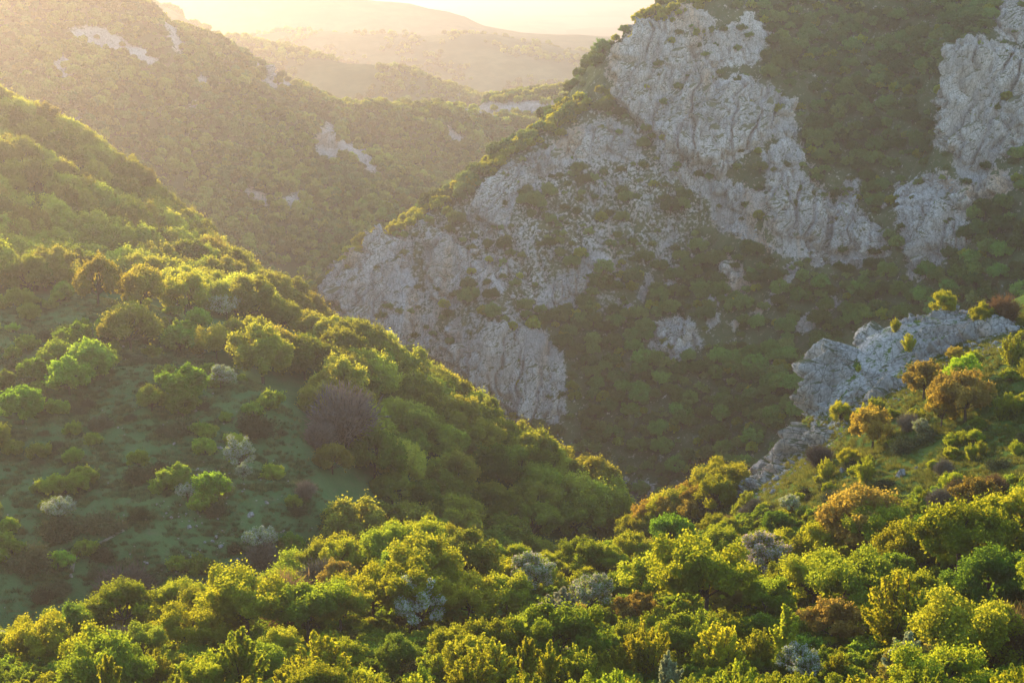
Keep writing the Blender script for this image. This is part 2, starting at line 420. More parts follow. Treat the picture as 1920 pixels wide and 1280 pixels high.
# ------------------------------------------------------------------ rock faces, as outlines in the photograph
CLIFFS = [
 # sheet, label, outline, lift (m), roughness scale
 ('C', 'tall grey limestone cliff with rusty stains below the summit edge', [(1148,100),(1190,58),(1250,28),(1300,14),(1335,45),(1300,105),(1345,120),(1330,160),(1400,150),(1440,165),(1485,200),(1487,250),(1440,262),(1400,275),(1345,330),(1300,305),(1240,270),(1200,225),(1150,180)], 5.0, 1.15),
 ('C', 'pale slanting limestone rib running down under the tall cliff', [(1235,268),(1300,300),(1345,325),(1375,350),(1440,365),(1445,395),(1405,420),(1345,385),(1300,350),(1255,320)], 3.0, 0.9),
 ('C', 'broad limestone slab with an orange foot above the gorge wood', [(1442,350),(1452,330),(1500,325),(1545,355),(1560,380),(1600,390),(1640,425),(1655,470),(1600,480),(1540,462),(1470,462),(1440,420)], 4.5, 1.0),
 ('C', 'rounded limestone knob behind the broad slab', [(1440,290),(1470,268),(1505,275),(1510,305),(1480,325),(1445,325)], 3.0, 0.8),
 ('C', 'bright limestone tower at the right end of the mountain', [(1800,85),(1835,75),(1880,82),(1930,105),(1935,240),(1900,285),(1860,300),(1830,340),(1800,325),(1790,285),(1755,268),(1762,220),(1770,160)], 5.5, 1.15),
 ('C', 'small limestone crest at the very top right of the mountain', [(1868,50),(1880,5),(1900,-20),(1935,-15),(1935,50),(1895,70)], 3.0, 0.9),
 ('C', 'jagged limestone buttress below the bright tower', [(1705,505),(1702,470),(1712,435),(1755,395),(1775,380),(1800,400),(1815,440),(1790,472),(1745,480),(1720,512)], 4.0, 0.9),
 ('C', 'tilted limestone ledge between tower and jagged buttress', [(1785,378),(1795,350),(1830,338),(1880,330),(1895,350),(1840,382),(1805,400)], 2.5, 0.8),
 ('C', 'furrowed limestone face at the low end of the spur', [(612,545),(640,505),(700,438),(745,436),(770,460),(760,510),(790,550),(770,600),(815,590),(800,640),(790,670),(740,650),(690,625),(640,590)], 3.5, 0.9),
 ('C', 'upright limestone ribs beside the furrowed face', [(800,455),(835,430),(872,470),(880,495),(932,470),(945,500),(940,545),(900,556),(878,540),(845,575),(815,575),(800,525)], 3.0, 0.9),
 ('C', 'large limestone buttress standing above the wooded ridge', [(832,690),(850,655),(880,650),(915,618),(950,608),(1000,620),(1030,645),(1052,690),(1056,740),(1045,790),(1000,805),(960,775),(905,745),(870,715)], 4.5, 0.95),
 ('C', 'smooth limestone shield in the scrub of the spur', [(1008,578),(1030,545),(1062,508),(1100,500),(1110,530),(1080,556),(1050,575)], 3.0, 0.75),
 ('C', 'sloping limestone strip above the smooth shield', [(1095,482),(1115,478),(1165,500),(1172,512),(1135,512),(1105,500)], 1.6, 0.6),
 ('C', 'grey rock patch high on the spur under lit bushes', [(880,400),(900,360),(945,318),(1000,290),(1015,310),(985,345),(955,380),(945,420),(905,425)], 2.2, 0.8),
 ('C', 'rubbly limestone band below the summit cliff foot', [(1000,300),(1050,262),(1100,240),(1140,225),(1200,260),(1190,300),(1120,290),(1060,310),(1020,330)], 2.0, 0.8),
 ('C', 'streaked limestone bluff deep in the gorge wood', [(1215,640),(1230,612),(1262,595),(1300,610),(1305,640),(1275,668),(1235,655)], 2.8, 0.8),
 ('C', 'pale rubble slope between bushes in the middle of the face', [(1345,480),(1375,490),(1400,530),(1380,552),(1355,545),(1360,515)], 1.2, 0.6),
 ('C', 'narrow lower rock rib of the spur', [(795,690),(805,655),(838,625),(855,600),(862,630),(835,665),(822,705)], 2.5, 0.8),
 ('A', 'steep grey front of the crag dropping towards the gorge', [(1518,775),(1530,705),(1552,668),(1588,632),(1606,650),(1600,700),(1578,745),(1550,790),(1524,798)], 3.6, 0.6),
 ('A', 'jagged middle ridge of the grey crag', [(1600,640),(1640,602),(1680,606),(1712,598),(1720,640),(1700,690),(1660,712),(1625,740),(1590,765),(1570,780),(1590,730),(1612,690)], 3.0, 0.55),
 ('A', 'long stony back of the grey crag below the glowing tree', [(1716,612),(1742,588),(1770,578),(1800,592),(1830,602),(1880,598),(1905,615),(1880,640),(1800,652),(1745,672),(1716,690),(1712,650)], 2.4, 0.55),
 ('A', 'low rock rib with a grassy top in front of the crag', [(1560,790),(1600,752),(1650,722),(1700,705),(1690,728),(1640,752),(1600,775),(1572,800)], 2.2, 0.45),
 ('A', 'long grey rock rib dropping from the crag', [(1362,918),(1400,886),(1450,846),(1500,806),(1545,796),(1572,786),(1560,826),(1505,852),(1455,892),(1405,924)], 3.6, 0.6),
 ('B', 'dark rock bluff at the end of the wooded ridge', [(1083,915),(1105,905),(1130,930),(1150,960),(1163,992),(1140,1002),(1108,985),(1085,955)], 2.6, 0.6),
]
for lab, pl in (
 ('long pale rock band high on the hazy ridge', [(128,62),(160,45),(215,62),(262,88),(300,112),(285,125),(230,100),(160,85)]),
 ('hooked pale rock scar on the hazy ridge', [(100,118),(125,95),(136,100),(130,130),(136,150),(120,145)]),
 ('pale rock streaks under the ridge top', [(310,35),(325,45),(345,85),(345,110),(328,90),(312,60)]),
 ('broken pale rocks on the hazy ridge shoulder', [(470,105),(490,95),(520,130),(555,145),(555,170),(520,165),(500,170),(480,140)]),
 ('small pale rock on the open hazy ridge', [(348,200),(365,190),(378,198),(375,210),(352,212)]),
 ('small leaning rock in the hazy wood', [(362,140),(378,130),(392,160),(390,175),(372,165)]),
 ('scattered cliff rocks above the hazy green gully', [(580,260),(600,240),(625,225),(640,260),(672,270),(690,280),(712,322),(700,328),(670,300),(640,290),(605,300)]),
 ('low pale cliff near the foot of the hazy ridge', [(455,350),(480,352),(505,370),(500,385),(470,372)]),
 ('pale rocks beside the low hazy cliff', [(530,375),(555,362),(570,350),(590,385),(588,398),(550,392)]),
 ('pale rocks above the wooded ridge edge', [(128,235),(145,212),(158,225),(165,258),(145,262)]),
 ('thin pale cliff at the far end of the hazy ridge', [(830,225),(850,240),(872,262),(860,272),(840,255)]),
 ('pale rocky brow on the last hazy hill', [(860,205),(900,192),(980,190),(1060,185),(1100,190),(1080,205),(1000,212),(920,222)]),
):
    CLIFFS.append(('D', lab, pl, 5.0, 1.4))

# rubble strips and thin rock: only the ground itself turns to stone there
SCREE = [
 [(1368,612),(1400,592),(1430,570),(1452,540),(1470,510),(1492,488),(1490,510),(1470,545),(1440,580),(1400,615),(1375,622)],
 [(1488,612),(1510,590),(1540,572),(1568,552),(1578,565),(1545,590),(1515,615),(1495,622)],
 [(1150,560),(1200,580),(1185,600),(1150,585)],
 [(1255,490),(1275,500),(1262,545),(1245,540)],
 [(1400,30),(1340,60),(1300,110),(1340,130),(1420,120),(1450,60)],
 [(1560,400),(1590,330),(1610,340),(1600,400),(1650,430),(1640,460)],
 [(1330,385),(1400,420),(1470,465),(1600,482),(1650,480),(1600,500),(1480,480),(1400,450),(1330,420)],
 [(1680,350),(1760,320),(1800,340),(1720,420),(1690,460),(1680,420)],
 [(1320,560),(1340,545),(1350,600),(1330,620)],
 [(1160,900),(1230,905),(1215,930),(1165,925)],
 [(1200,560),(1210,520),(1225,500),(1222,560)],
]
SPUR = [(600,552),(700,435),(850,350),(1000,260),(1150,180),(1230,270),(1330,400),(1320,520),(1180,560),(1020,640),(1060,830),(960,800),(800,690)]
DENSE = [[(1380,40),(1500,-60),(1950,-60),(1860,60),(1760,150),(1740,280),(1690,330),(1650,420),(1600,380),(1560,330),(1500,270),(1500,190),(1420,120)],
         [(1050,830),(1060,690),(980,600),(1040,575),(1130,600),(1200,680),(1340,640),(1560,640),(1700,520),(1950,420),(1950,560),(1560,640),(1500,800),(1250,920),(1100,920)],
         [(1090,470),(1180,500),(1330,480),(1420,470),(1600,500),(1690,480),(1680,560),(1560,600),(1400,640),(1200,560),(1100,560)]]

def cliff_mask(sheet, px, py, wob):
    m = np.full(px.shape, -1e3)
    for s, lab, pl, lift, rs in CLIFFS:
        if s == sheet: m = np.maximum(m, poly_sd(px, py, pl))
    return m + wob

SHEETS = {'A': SHA, 'B': SHB, 'C': SHC, 'D': SHD}

# foreground slope and grassy hillside: one landform
X, Y, Z = land_grid(SHA, -150, 250, -30, 520, 1.1)
px, py, dd = proj(X, Y, Z)
n1 = fbm(X / 3.0, Y / 3.0, Z / 3.0, 4, 0.55)
grassy = sstep(-20, 60, poly_sd(px, py, [(1250,1010),(1420,900),(1540,800),(1700,690),(1960,560),(1960,900),(1700,950),(1500,1000)]))
terr = grassy * (0.35 * fbm(X / 7, Y / 4, 3.3, 3) + 0.22 * n1)
rk = 0.30 + 0.12 * fbm(X / 9, Y / 9, 8.8, 3) - 0.25 * grassy * 0.3
for pl in SCREE[-2:-1]: rk = np.maximum(rk, 0.3 + 0.4 * sstep(-5, 10, poly_sd(px, py, pl)))
cm = cliff_mask('A', px, py, 6 * n1)
rk = np.where(Y > 280, np.maximum(rk, 0.6 * sstep(-14, 4, cm)), rk * 0.6)
Zs = Z + terr
me = build_mesh('foreground_slope', np.stack([X, Y, Zs], -1).reshape(-1, 3), grid_faces(X.shape[1], X.shape[0]), M_SLOPE, True)
add_attr(me, 'rock', rk.ravel())
link('grassy_hillside', me, kind='structure')

# meadow hill
X, Y, Z = land_grid(SHB, -330, 80, 270, 880, 1.5)
px, py, dd = proj(X, Y, Z)
n1 = fbm(X / 4.0, Y / 4.0, Z / 4.0, 4, 0.55)
stony = np.zeros_like(X)
for pl in ([(330,920),(420,880),(440,930),(380,980),(320,980)], [(430,960),(520,935),(530,1000),(470,1050),(360,1060),(340,1000)], [(280,1060),(330,1050),(340,1120),(280,1120)]):
    stony = np.maximum(stony, sstep(-15, 25, poly_sd(px, py, pl)))
path_pts = [(132,1082),(138,1052),(146,1032),(160,1024),(185,1018),(208,1006),(232,994)]
pd = np.full(X.shape, 1e9)
for a, b in zip(path_pts[:-1], path_pts[1:]):
    ex, ey = b[0] - a[0], b[1] - a[1]
    t = np.clip(((px - a[0]) * ex + (py - a[1]) * ey) / (ex * ex + ey * ey), 0, 1)
    pd = np.minimum(pd, np.hypot(px - a[0] - t * ex, py - a[1] - t * ey))
Zb = Z + 0.25 * n1 + 0.4 * fbm(X / 9, Y / 9, 2.2, 3)
cm = cliff_mask('B', px, py, 6 * n1)
rk = np.maximum(0.12 + 0.18 * stony, 0.6 * sstep(-14, 4, cm))
me = build_mesh('meadow_hill', np.stack([X, Y, Zb], -1).reshape(-1, 3), grid_faces(X.shape[1], X.shape[0]), M_MEADOW, True)
add_attr(me, 'rock', rk.ravel())
link('meadow_hill', me, kind='structure')
# footpath: a narrow ribbon of bare earth laid on the turf
pw = np.array([w for w in (at(a, b, 1.0) for a, b in path_pts)])
PATH_PX = path_pts

# rocky mountain
X, Y, Z = land_grid(SHC, -150, 340, 630, 1010, 1.0)
P = np.stack([X, Y, Z], -1)
Nrm = normals_grid(P)
px, py, dd = proj(X, Y, Z)
n1 = fbm(X / 6.0, Y / 6.0, Z / 6.0, 4, 0.55)
rk = 0.34 + 0.10 * fbm(X / 16, Y / 16, Z / 16, 3)
spur = sstep(-30, 30, poly_sd(px, py, SPUR))
rk = rk + 0.155 * spur
for pl in DENSE: rk = rk - 0.12 * sstep(-20, 30, poly_sd(px, py, pl))
for pl in SCREE: rk = np.maximum(rk, 0.3 + 0.38 * sstep(-8, 5, poly_sd(px, py, pl) + 8 * n1))
cm = cliff_mask('C', px, py, 10 * n1)
rk = np.maximum(rk, 0.35 + 0.45 * sstep(-16, 4, cm))
disp = rock_disp(P, 0.8) * sstep(0.30, 0.6, rk + 0.25 * n1) * 0.75
P = P + Nrm * disp[..., None]
me = build_mesh('rocky_mountain', P.reshape(-1, 3), grid_faces(X.shape[1], X.shape[0]), M_MOUNT, False)
add_attr(me, 'rock', rk.ravel())
link('rocky_mountain', me, kind='structure')
C_RK = (X, Y, rk)

# hazy wooded ridge
X, Y, Z = land_grid(SHD, -620, 330, 880, 1900, 6.0)
px, py, dd = proj(X, Y, Z)
n1 = fbm(X / 20.0, Y / 20.0, Z / 20.0, 4, 0.55)
rk = 0.2 + 0.14 * n1
cm = cliff_mask('D', px, py, 4 * n1)
rk = np.maximum(rk, 0.3 + 0.4 * sstep(-5, 3, cm))
me = build_mesh('wooded_ridge', np.stack([X, Y, Z + 1.5 * n1], -1).reshape(-1, 3), grid_faces(X.shape[1], X.shape[0]), M_FLOOR, True)
add_attr(me, 'rock', rk.ravel())
link('wooded_ridge', me, kind='structure')

# the cliffs themselves: fine craggy shells that stand proud of their hillside
def make_cliff(sheet, label, poly, lift, rs):
    sh = SHEETS[sheet]
    pl = np.array(poly, float)
    st = {'A': 0.32, 'B': 0.4, 'C': 0.55, 'D': 1.6}[sheet]
    # world footprint of the outline: march each outline point down its ray
    gx = np.linspace(pl[:, 0].min() - 14, pl[:, 0].max() + 14, 24); gy = np.linspace(pl[:, 1].min() - 14, pl[:, 1].max() + 14, 24)
    GX, GY = np.meshgrid(gx, gy)
    W = hit(sh, GX.ravel(), GY.ravel(), RANGE[sheet])
    W = W[~np.isnan(W[:, 0])]
    sd = poly_sd(*proj(W[:, 0], W[:, 1], W[:, 2])[:2], poly)
    W = W[sd > -14]
    if len(W) < 4: return None
    X, Y, Z = land_grid(sh, W[:, 0].min() - 3, W[:, 0].max() + 3, W[:, 1].min() - 3, W[:, 1].max() + 3, st)
    P = np.stack([X, Y, Z], -1)
    Nn = normals_grid(P)
    hor = Nn.copy(); hor[..., 2] *= 0.35; hor /= np.linalg.norm(hor, axis=-1, keepdims=True) + 1e-9
    px, py, dd = proj(X, Y, Z)
    mpp = dd / FOC
    n1 = fbm(X / 5.0 / rs, Y / 5.0 / rs, Z / 5.0 / rs, 4, 0.6)
    nb = fbm(X / 13.0 / rs, Y / 13.0 / rs, Z / 13.0 / rs, 3, 0.5)
    sd = (poly_sd(px, py, poly)) * mpp + n1 * 2.2 * rs + np.minimum(nb, 0.15) * 7.0 * rs - (7.0 if sheet == 'D' else 0.0)
    mask = sstep(-0.8 * rs, 2.6 * rs, sd)
    tn = np.array([-Nn[..., 1].mean(), Nn[..., 0].mean()]); tn /= np.linalg.norm(tn) + 1e-9
    disp = mask * lift * (1.3 if sheet == 'C' else 0.8) + (1.5 if sheet == 'A' else 1.0) * rock_disp(P, rs, tn) * (0.25 + 0.75 * mask) - (1 - mask) * 3.0 * rs
    P = P + hor * disp[..., None]
    keep_v = sd > -2.2 * rs
    F = grid_faces(X.shape[1], X.shape[0])
    k = keep_v.ravel()[F].any(1)
    F = F[k]
    if len(F) == 0: return None
    lab = np.arange(X.size)
    for it in range(400):
        m = lab[F].min(1); new = lab.copy(); np.minimum.at(new, F.ravel(), np.repeat(m, 4))
        if (new == lab).all(): break
        lab = new
    ids, cnt = np.unique(lab[F[:, 0]], return_counts=True)
    F = F[lab[F[:, 0]] == ids[cnt.argmax()]]
    used = np.unique(F); remap = np.full(X.size, -1); remap[used] = np.arange(len(used))
    me = build_mesh('limestone_cliff', P.reshape(-1, 3)[used], remap[F], M_ROCK, False)
    return link('limestone_cliff' if sheet in 'CB' else ('rock_crag' if sheet == 'A' else 'rock_outcrop'), me, label=label, category='cliff' if sheet in 'CB' else ('crag' if sheet == 'A' else 'rock'))

RANGE = {'A': (150, 470), 'B': (290, 800), 'C': (660, 930), 'D': (1000, 1750)}
def hit(sh, px, py, rng_, lift=0.0, n=420):
    """first meeting of each photograph ray with a landform raised by lift metres"""
    px = np.atleast_1d(np.asarray(px, float)); py = np.atleast_1d(np.asarray(py, float))
    a, b = ray(px, py)
    ys = np.linspace(rng_[0], rng_[1], n)
    YY = np.broadcast_to(ys, (len(px), n))
    XX = a[:, None] * YY
    zz = b[:, None] * YY
    H = sh.h(XX, YY) + lift
    below = (zz < H)
    cross = below[:, 1:] & ~below[:, :-1]
    idx = np.argmax(cross, 1); ok = cross.any(1)
    r = np.arange(len(px))
    d0 = (zz - H)[r, idx]; d1 = (zz - H)[r, idx + 1]
    t = d0 / (d0 - d1 + 1e-9)
    yh = ys[idx] + t * (ys[1] - ys[0])
    out = np.stack([a * yh, yh, b * yh - lift], 1)
    out[~ok] = np.nan
    return out

for c in CLIFFS:
    make_cliff(*c)

# ------------------------------------------------------------------ far country
def far_hill(name, ridge, width, base, amp, sc, seed, st, mat):
    """a long rolling hill: crest line of world points, falling away on both sides"""
    rp = np.array(ridge, float)
    x0, x1 = rp[:, 0].min(), rp[:, 0].max(); y0, y1 = rp[:, 1].min() - width * 2.2, rp[:, 1].max() + width * 2.2
    X, Y = np.meshgrid(np.arange(x0, x1, st), np.arange(y0, y1, st))
    yc = np.interp(X, rp[:, 0], rp[:, 1]); zc = np.interp(X, rp[:, 0], rp[:, 2])
    d = (Y - yc) / width
    prof = np.exp(-d * d)
    Z = base + (zc - base) * prof + amp * fbm(X / sc + seed, Y / sc, 0.7, 5, 0.5) * (0.3 + prof)
    me = build_mesh(name, np.stack([X, Y, Z], -1).reshape(-1, 3), grid_faces(X.shape[1], X.shape[0]), mat, True)
    return link(name, me, kind='structure')

def mat_far():
    m, nt, out = new_mat('far_woods')
    v = mapping(nt, (1, 1, 1))
    c = mixc(nt, ramp(nt, noise_node(nt, v, 0.004, 6, 0.65), [(0.42, 0.0), (0.56, 1.0)]), (0.055, 0.075, 0.035), (0.12, 0.13, 0.06))  # paler greens stand in for some of the far haze
    c = mixc(nt, ramp(nt, noise_node(nt, v, 0.03, 5, 0.7), [(0.4, 0.55), (0.6, 0.0)]), c, (0.045, 0.065, 0.030))
    d = N(nt, 'ShaderNodeBsdfDiffuse'); nt.links.new(c, d.inputs['Color']); nt.links.new(d.outputs[0], out.inputs['Surface'])
    return m
def mat_plain():
    m, nt, out = new_mat('farmland')
    v = mapping(nt, (1, 0.35, 1))
    vo = N(nt, 'ShaderNodeTexVoronoi'); vo.inputs['Scale'].default_value = 0.0022; vo.distance = 'CHEBYCHEV'
    nt.links.new(v, vo.inputs['Vector'])
    c = mixc(nt, ramp(nt, vo.outputs['Color'], [(0.2, 0.0), (0.8, 1.0)]), (0.05, 0.08, 0.03), (0.20, 0.19, 0.11))
    c = mixc(nt, ramp(nt, noise_node(nt, v, 0.0012, 4, 0.6), [(0.50, 0.0), (0.62, 0.9)]), c, (0.03, 0.045, 0.02))
    d = N(nt, 'ShaderNodeBsdfDiffuse'); nt.links.new(c, d.inputs['Color']); nt.links.new(d.outputs[0], out.inputs['Surface'])
    return m
M_FAR = mat_far()
PLAIN_Z = -330.0
X, Y = np.meshgrid(np.linspace(-14000, 14000, 120), np.linspace(-1500, 34000, 160))
me = build_mesh('plain', np.stack([X, Y, PLAIN_Z + 6 * fbm(X / 900, Y / 900, 0.3, 3)], -1).reshape(-1, 3), grid_faces(120, 160), mat_plain(), True)
link('ground', me, kind='structure')
far_hill('near_hills', [S(-900,-60,2400), S(200,-20,2400), S(400,75,2300), S(560,105,2250), S(760,140,2200), S(900,175,2150), S(1200,215,2100), S(1700,230,2100)], 300, PLAIN_Z - 5, 26, 420, 1.0, 22, M_FAR)
far_hill('middle_hills', [S(300,90,3300), S(640,84,3300), S(900,90,3300), S(1160,100,3300), S(1500,60,3300), S(2300,60,3300)], 380, PLAIN_Z - 5, 30, 500, 4.0, 32, M_FAR)
far_hill('distant_hills', [S(-600,-40,4500), S(300,-20,4450), S(600,0,4400), S(760,16,4350), S(860,32,4300), S(900,52,4250), S(960,66,4200), S(1160,85,4200), S(1400,100,4200), S(2200,140,4200)], 480, PLAIN_Z - 5, 24, 700, 7.0, 45, M_FAR)

HAZE = 0.00017
# ------------------------------------------------------------------ haze: one closed box of even thin air
hm, hnt, hout = new_mat('haze_air')
pv = hnt.nodes.new('ShaderNodeVolumePrincipled')
pv.inputs['Color'].default_value = (0.44, 0.40, 0.395, 1)
pv.inputs['Density'].default_value = HAZE
pv.inputs['Anisotropy'].default_value = 0.73
pv.inputs['Density Attribute'].default_value = ''
hnt.links.new(pv.outputs[0], hout.inputs['Volume'])
x0, x1, y0, y1, z0, z1 = -14300.0, 14300.0, -1800.0, 34300.0, PLAIN_Z - 40, 75.0
V = [(x, y, z) for z in (z0, z1) for y in (y0, y1) for x in (x0, x1)]
F = [(0,2,3,1), (4,5,7,6), (0,1,5,4), (2,6,7,3), (0,4,6,2), (1,3,7,5)]
link('haze', build_mesh('haze', V, F, hm), kind='stuff')
# ------------------------------------------------------------------ plant materials
def mat_leaf(name, col, back, trans=0.5, var=0.35, hue=0.03):
    """thin leaves: light reflected from one face and passed through the other; each plant differs a little"""
    m, nt, out = new_mat(name)
    oi = N(nt, 'ShaderNodeObjectInfo')
    v = mapping(nt, (1, 1, 1))
    f = noise_node(nt, v, 0.9, 3, 0.6)
    def shade(c):
        h = N(nt, 'ShaderNodeHueSaturation')
        h.inputs['Color'].default_value = (*c, 1)
        nt.links.new(math_node(nt, 'ADD', math_node(nt, 'MULTIPLY', oi.outputs['Random'], -2 * hue), 0.5 + hue), h.inputs['Hue'])
        rv = math_node(nt, 'FRACT', math_node(nt, 'MULTIPLY', oi.outputs['Random'], 7.31))
        val = math_node(nt, 'ADD', math_node(nt, 'MULTIPLY', rv, 2 * var), 1 - var)
        val = math_node(nt, 'MULTIPLY', val, math_node(nt, 'ADD', math_node(nt, 'MULTIPLY', f, 0.9), 0.55))
        nt.links.new(val, h.inputs['Value'])
        return mixc(nt, 1.0, h.outputs[0], oi.outputs['Color'], 'MULTIPLY')
    d = N(nt, 'ShaderNodeBsdfDiffuse'); t = N(nt, 'ShaderNodeBsdfTranslucent'); mx = N(nt, 'ShaderNodeMixShader')
    nt.links.new(shade(col), d.inputs['Color']); nt.links.new(shade(back), t.inputs['Color'])
    mx.inputs[0].default_value = trans
    nt.links.new(d.outputs[0], mx.inputs[1]); nt.links.new(t.outputs[0], mx.inputs[2])
    nt.links.new(mx.outputs[0], out.inputs['Surface'])
    return m

def mat_bark(name, c):
    m, nt, out = new_mat(name)
    v = mapping(nt, (6, 6, 1.2))
    col = mixc(nt, noise_node(nt, v, 1.5, 4, 0.6), tuple(x * 0.6 for x in c), tuple(x * 1.3 for x in c))
    d = N(nt, 'ShaderNodeBsdfDiffuse'); nt.links.new(col, d.inputs['Color']); nt.links.new(d.outputs[0], out.inputs['Surface'])
    return m

ML = {
 'fresh':   mat_leaf('fresh_leaves', (0.090, 0.148, 0.018), (0.56, 0.56, 0.022), 0.5, 0.25, 0.012),
 'green':   mat_leaf('green_leaves', (0.062, 0.125, 0.022), (0.38, 0.48, 0.026), 0.5, 0.3, 0.015),
 'beech':   mat_leaf('beech_leaves', (0.068, 0.118, 0.024), (0.54, 0.52, 0.030), 0.5, 0.42, 0.02),
 'ridge':   mat_leaf('ridge_leaves', (0.080, 0.125, 0.028), (0.44, 0.46, 0.034), 0.45, 0.5, 0.02),
 'dark':    mat_leaf('dull_leaves', (0.070, 0.128, 0.034), (0.18, 0.25, 0.034), 0.38, 0.5, 0.025),
 'ochre':   mat_leaf('ochre_buds', (0.165, 0.132, 0.032), (0.54, 0.40, 0.040), 0.42, 0.3, 0.015),
 'rust':    mat_leaf('rust_twigs', (0.150, 0.105, 0.050), (0.26, 0.16, 0.045), 0.3, 0.3, 0.02),
 'juniper': mat_leaf('juniper_needles', (0.056, 0.068, 0.030), (0.08, 0.085, 0.028), 0.2, 0.4),
 'blossom': mat_leaf('white_blossom', (0.50, 0.50, 0.44), (0.50, 0.48, 0.38), 0.4, 0.12, 0.01),
 'cream':   mat_leaf('cream_blossom', (0.46, 0.44, 0.34), (0.48, 0.42, 0.28), 0.4, 0.15, 0.01),
 'silver':  mat_leaf('silver_leaves', (0.21, 0.25, 0.14), (0.44, 0.45, 0.18), 0.4, 0.15, 0.01),
 'twig':    mat_leaf('bare_twigs', (0.135, 0.115, 0.082), (0.12, 0.095, 0.06), 0.15, 0.25, 0.02),
}
M_BARK = mat_bark('bark', (0.060, 0.048, 0.038))

# ------------------------------------------------------------------ plant builders
def unit(v):
    return v / (np.linalg.norm(v, axis=-1, keepdims=True) + 1e-9)

def leaves(c, out_dir, size, g, flat=0.5, slim=0.62):
    """one small rhombus per leaf or spray of leaves"""
    n = len(c)
    nr = unit(g.normal(size=(n, 3)) + flat * out_dir)
    a = unit(np.cross(nr, g.normal(size=(n, 3))))
    b = np.cross(nr, a)
    s = (size * g.uniform(0.6, 1.35, n))[:, None]
    V = np.stack([c + a * s, c + b * s * slim, c - a * s, c - b * s * slim], 1).reshape(-1, 3)
    return V, np.arange(n * 4).reshape(n, 4)

def tubes(paths, sides=5):
    """tapered limbs: list of (points, radii)"""
    VV = []; FF = []; base = 0
    for pts, rad in paths:
        pts = np.asarray(pts, float); k = len(pts)
        t = unit(np.gradient(pts, axis=0))
        ref = np.array([0.31, 0.95, 0.05]); u = unit(np.cross(t, ref)); w = np.cross(t, u)
        ang = np.linspace(0, 2 * np.pi, sides, endpoint=False)
        ring = pts[:, None, :] + (u[:, None, :] * np.cos(ang)[None, :, None] + w[:, None, :] * np.sin(ang)[None, :, None]) * np.asarray(rad)[:, None, None]
        VV.append(ring.reshape(-1, 3))
        for i in range(k - 1):
            for j in range(sides):
                a = base + i * sides + j; b = base + i * sides + (j + 1) % sides
                FF.append((a, b, b + sides, a + sides))
        base += k * sides
    return np.concatenate(VV), np.array(FF)

def limb(p0, p1, r0, r1, g, n=4, bend=0.12):
    t = np.linspace(0, 1, n)[:, None]
    p = p0 + (p1 - p0) * t
    L = np.linalg.norm(p1 - p0)
    p[1:-1] += g.normal(size=(n - 2, 3)) * bend * L * 0.5
    p[:, 2] += (t[:, 0] * (1 - t[:, 0])) * L * 0.25 * np.sign(p1[2] - p0[2])
    return p, np.linspace(r0, r1, n)

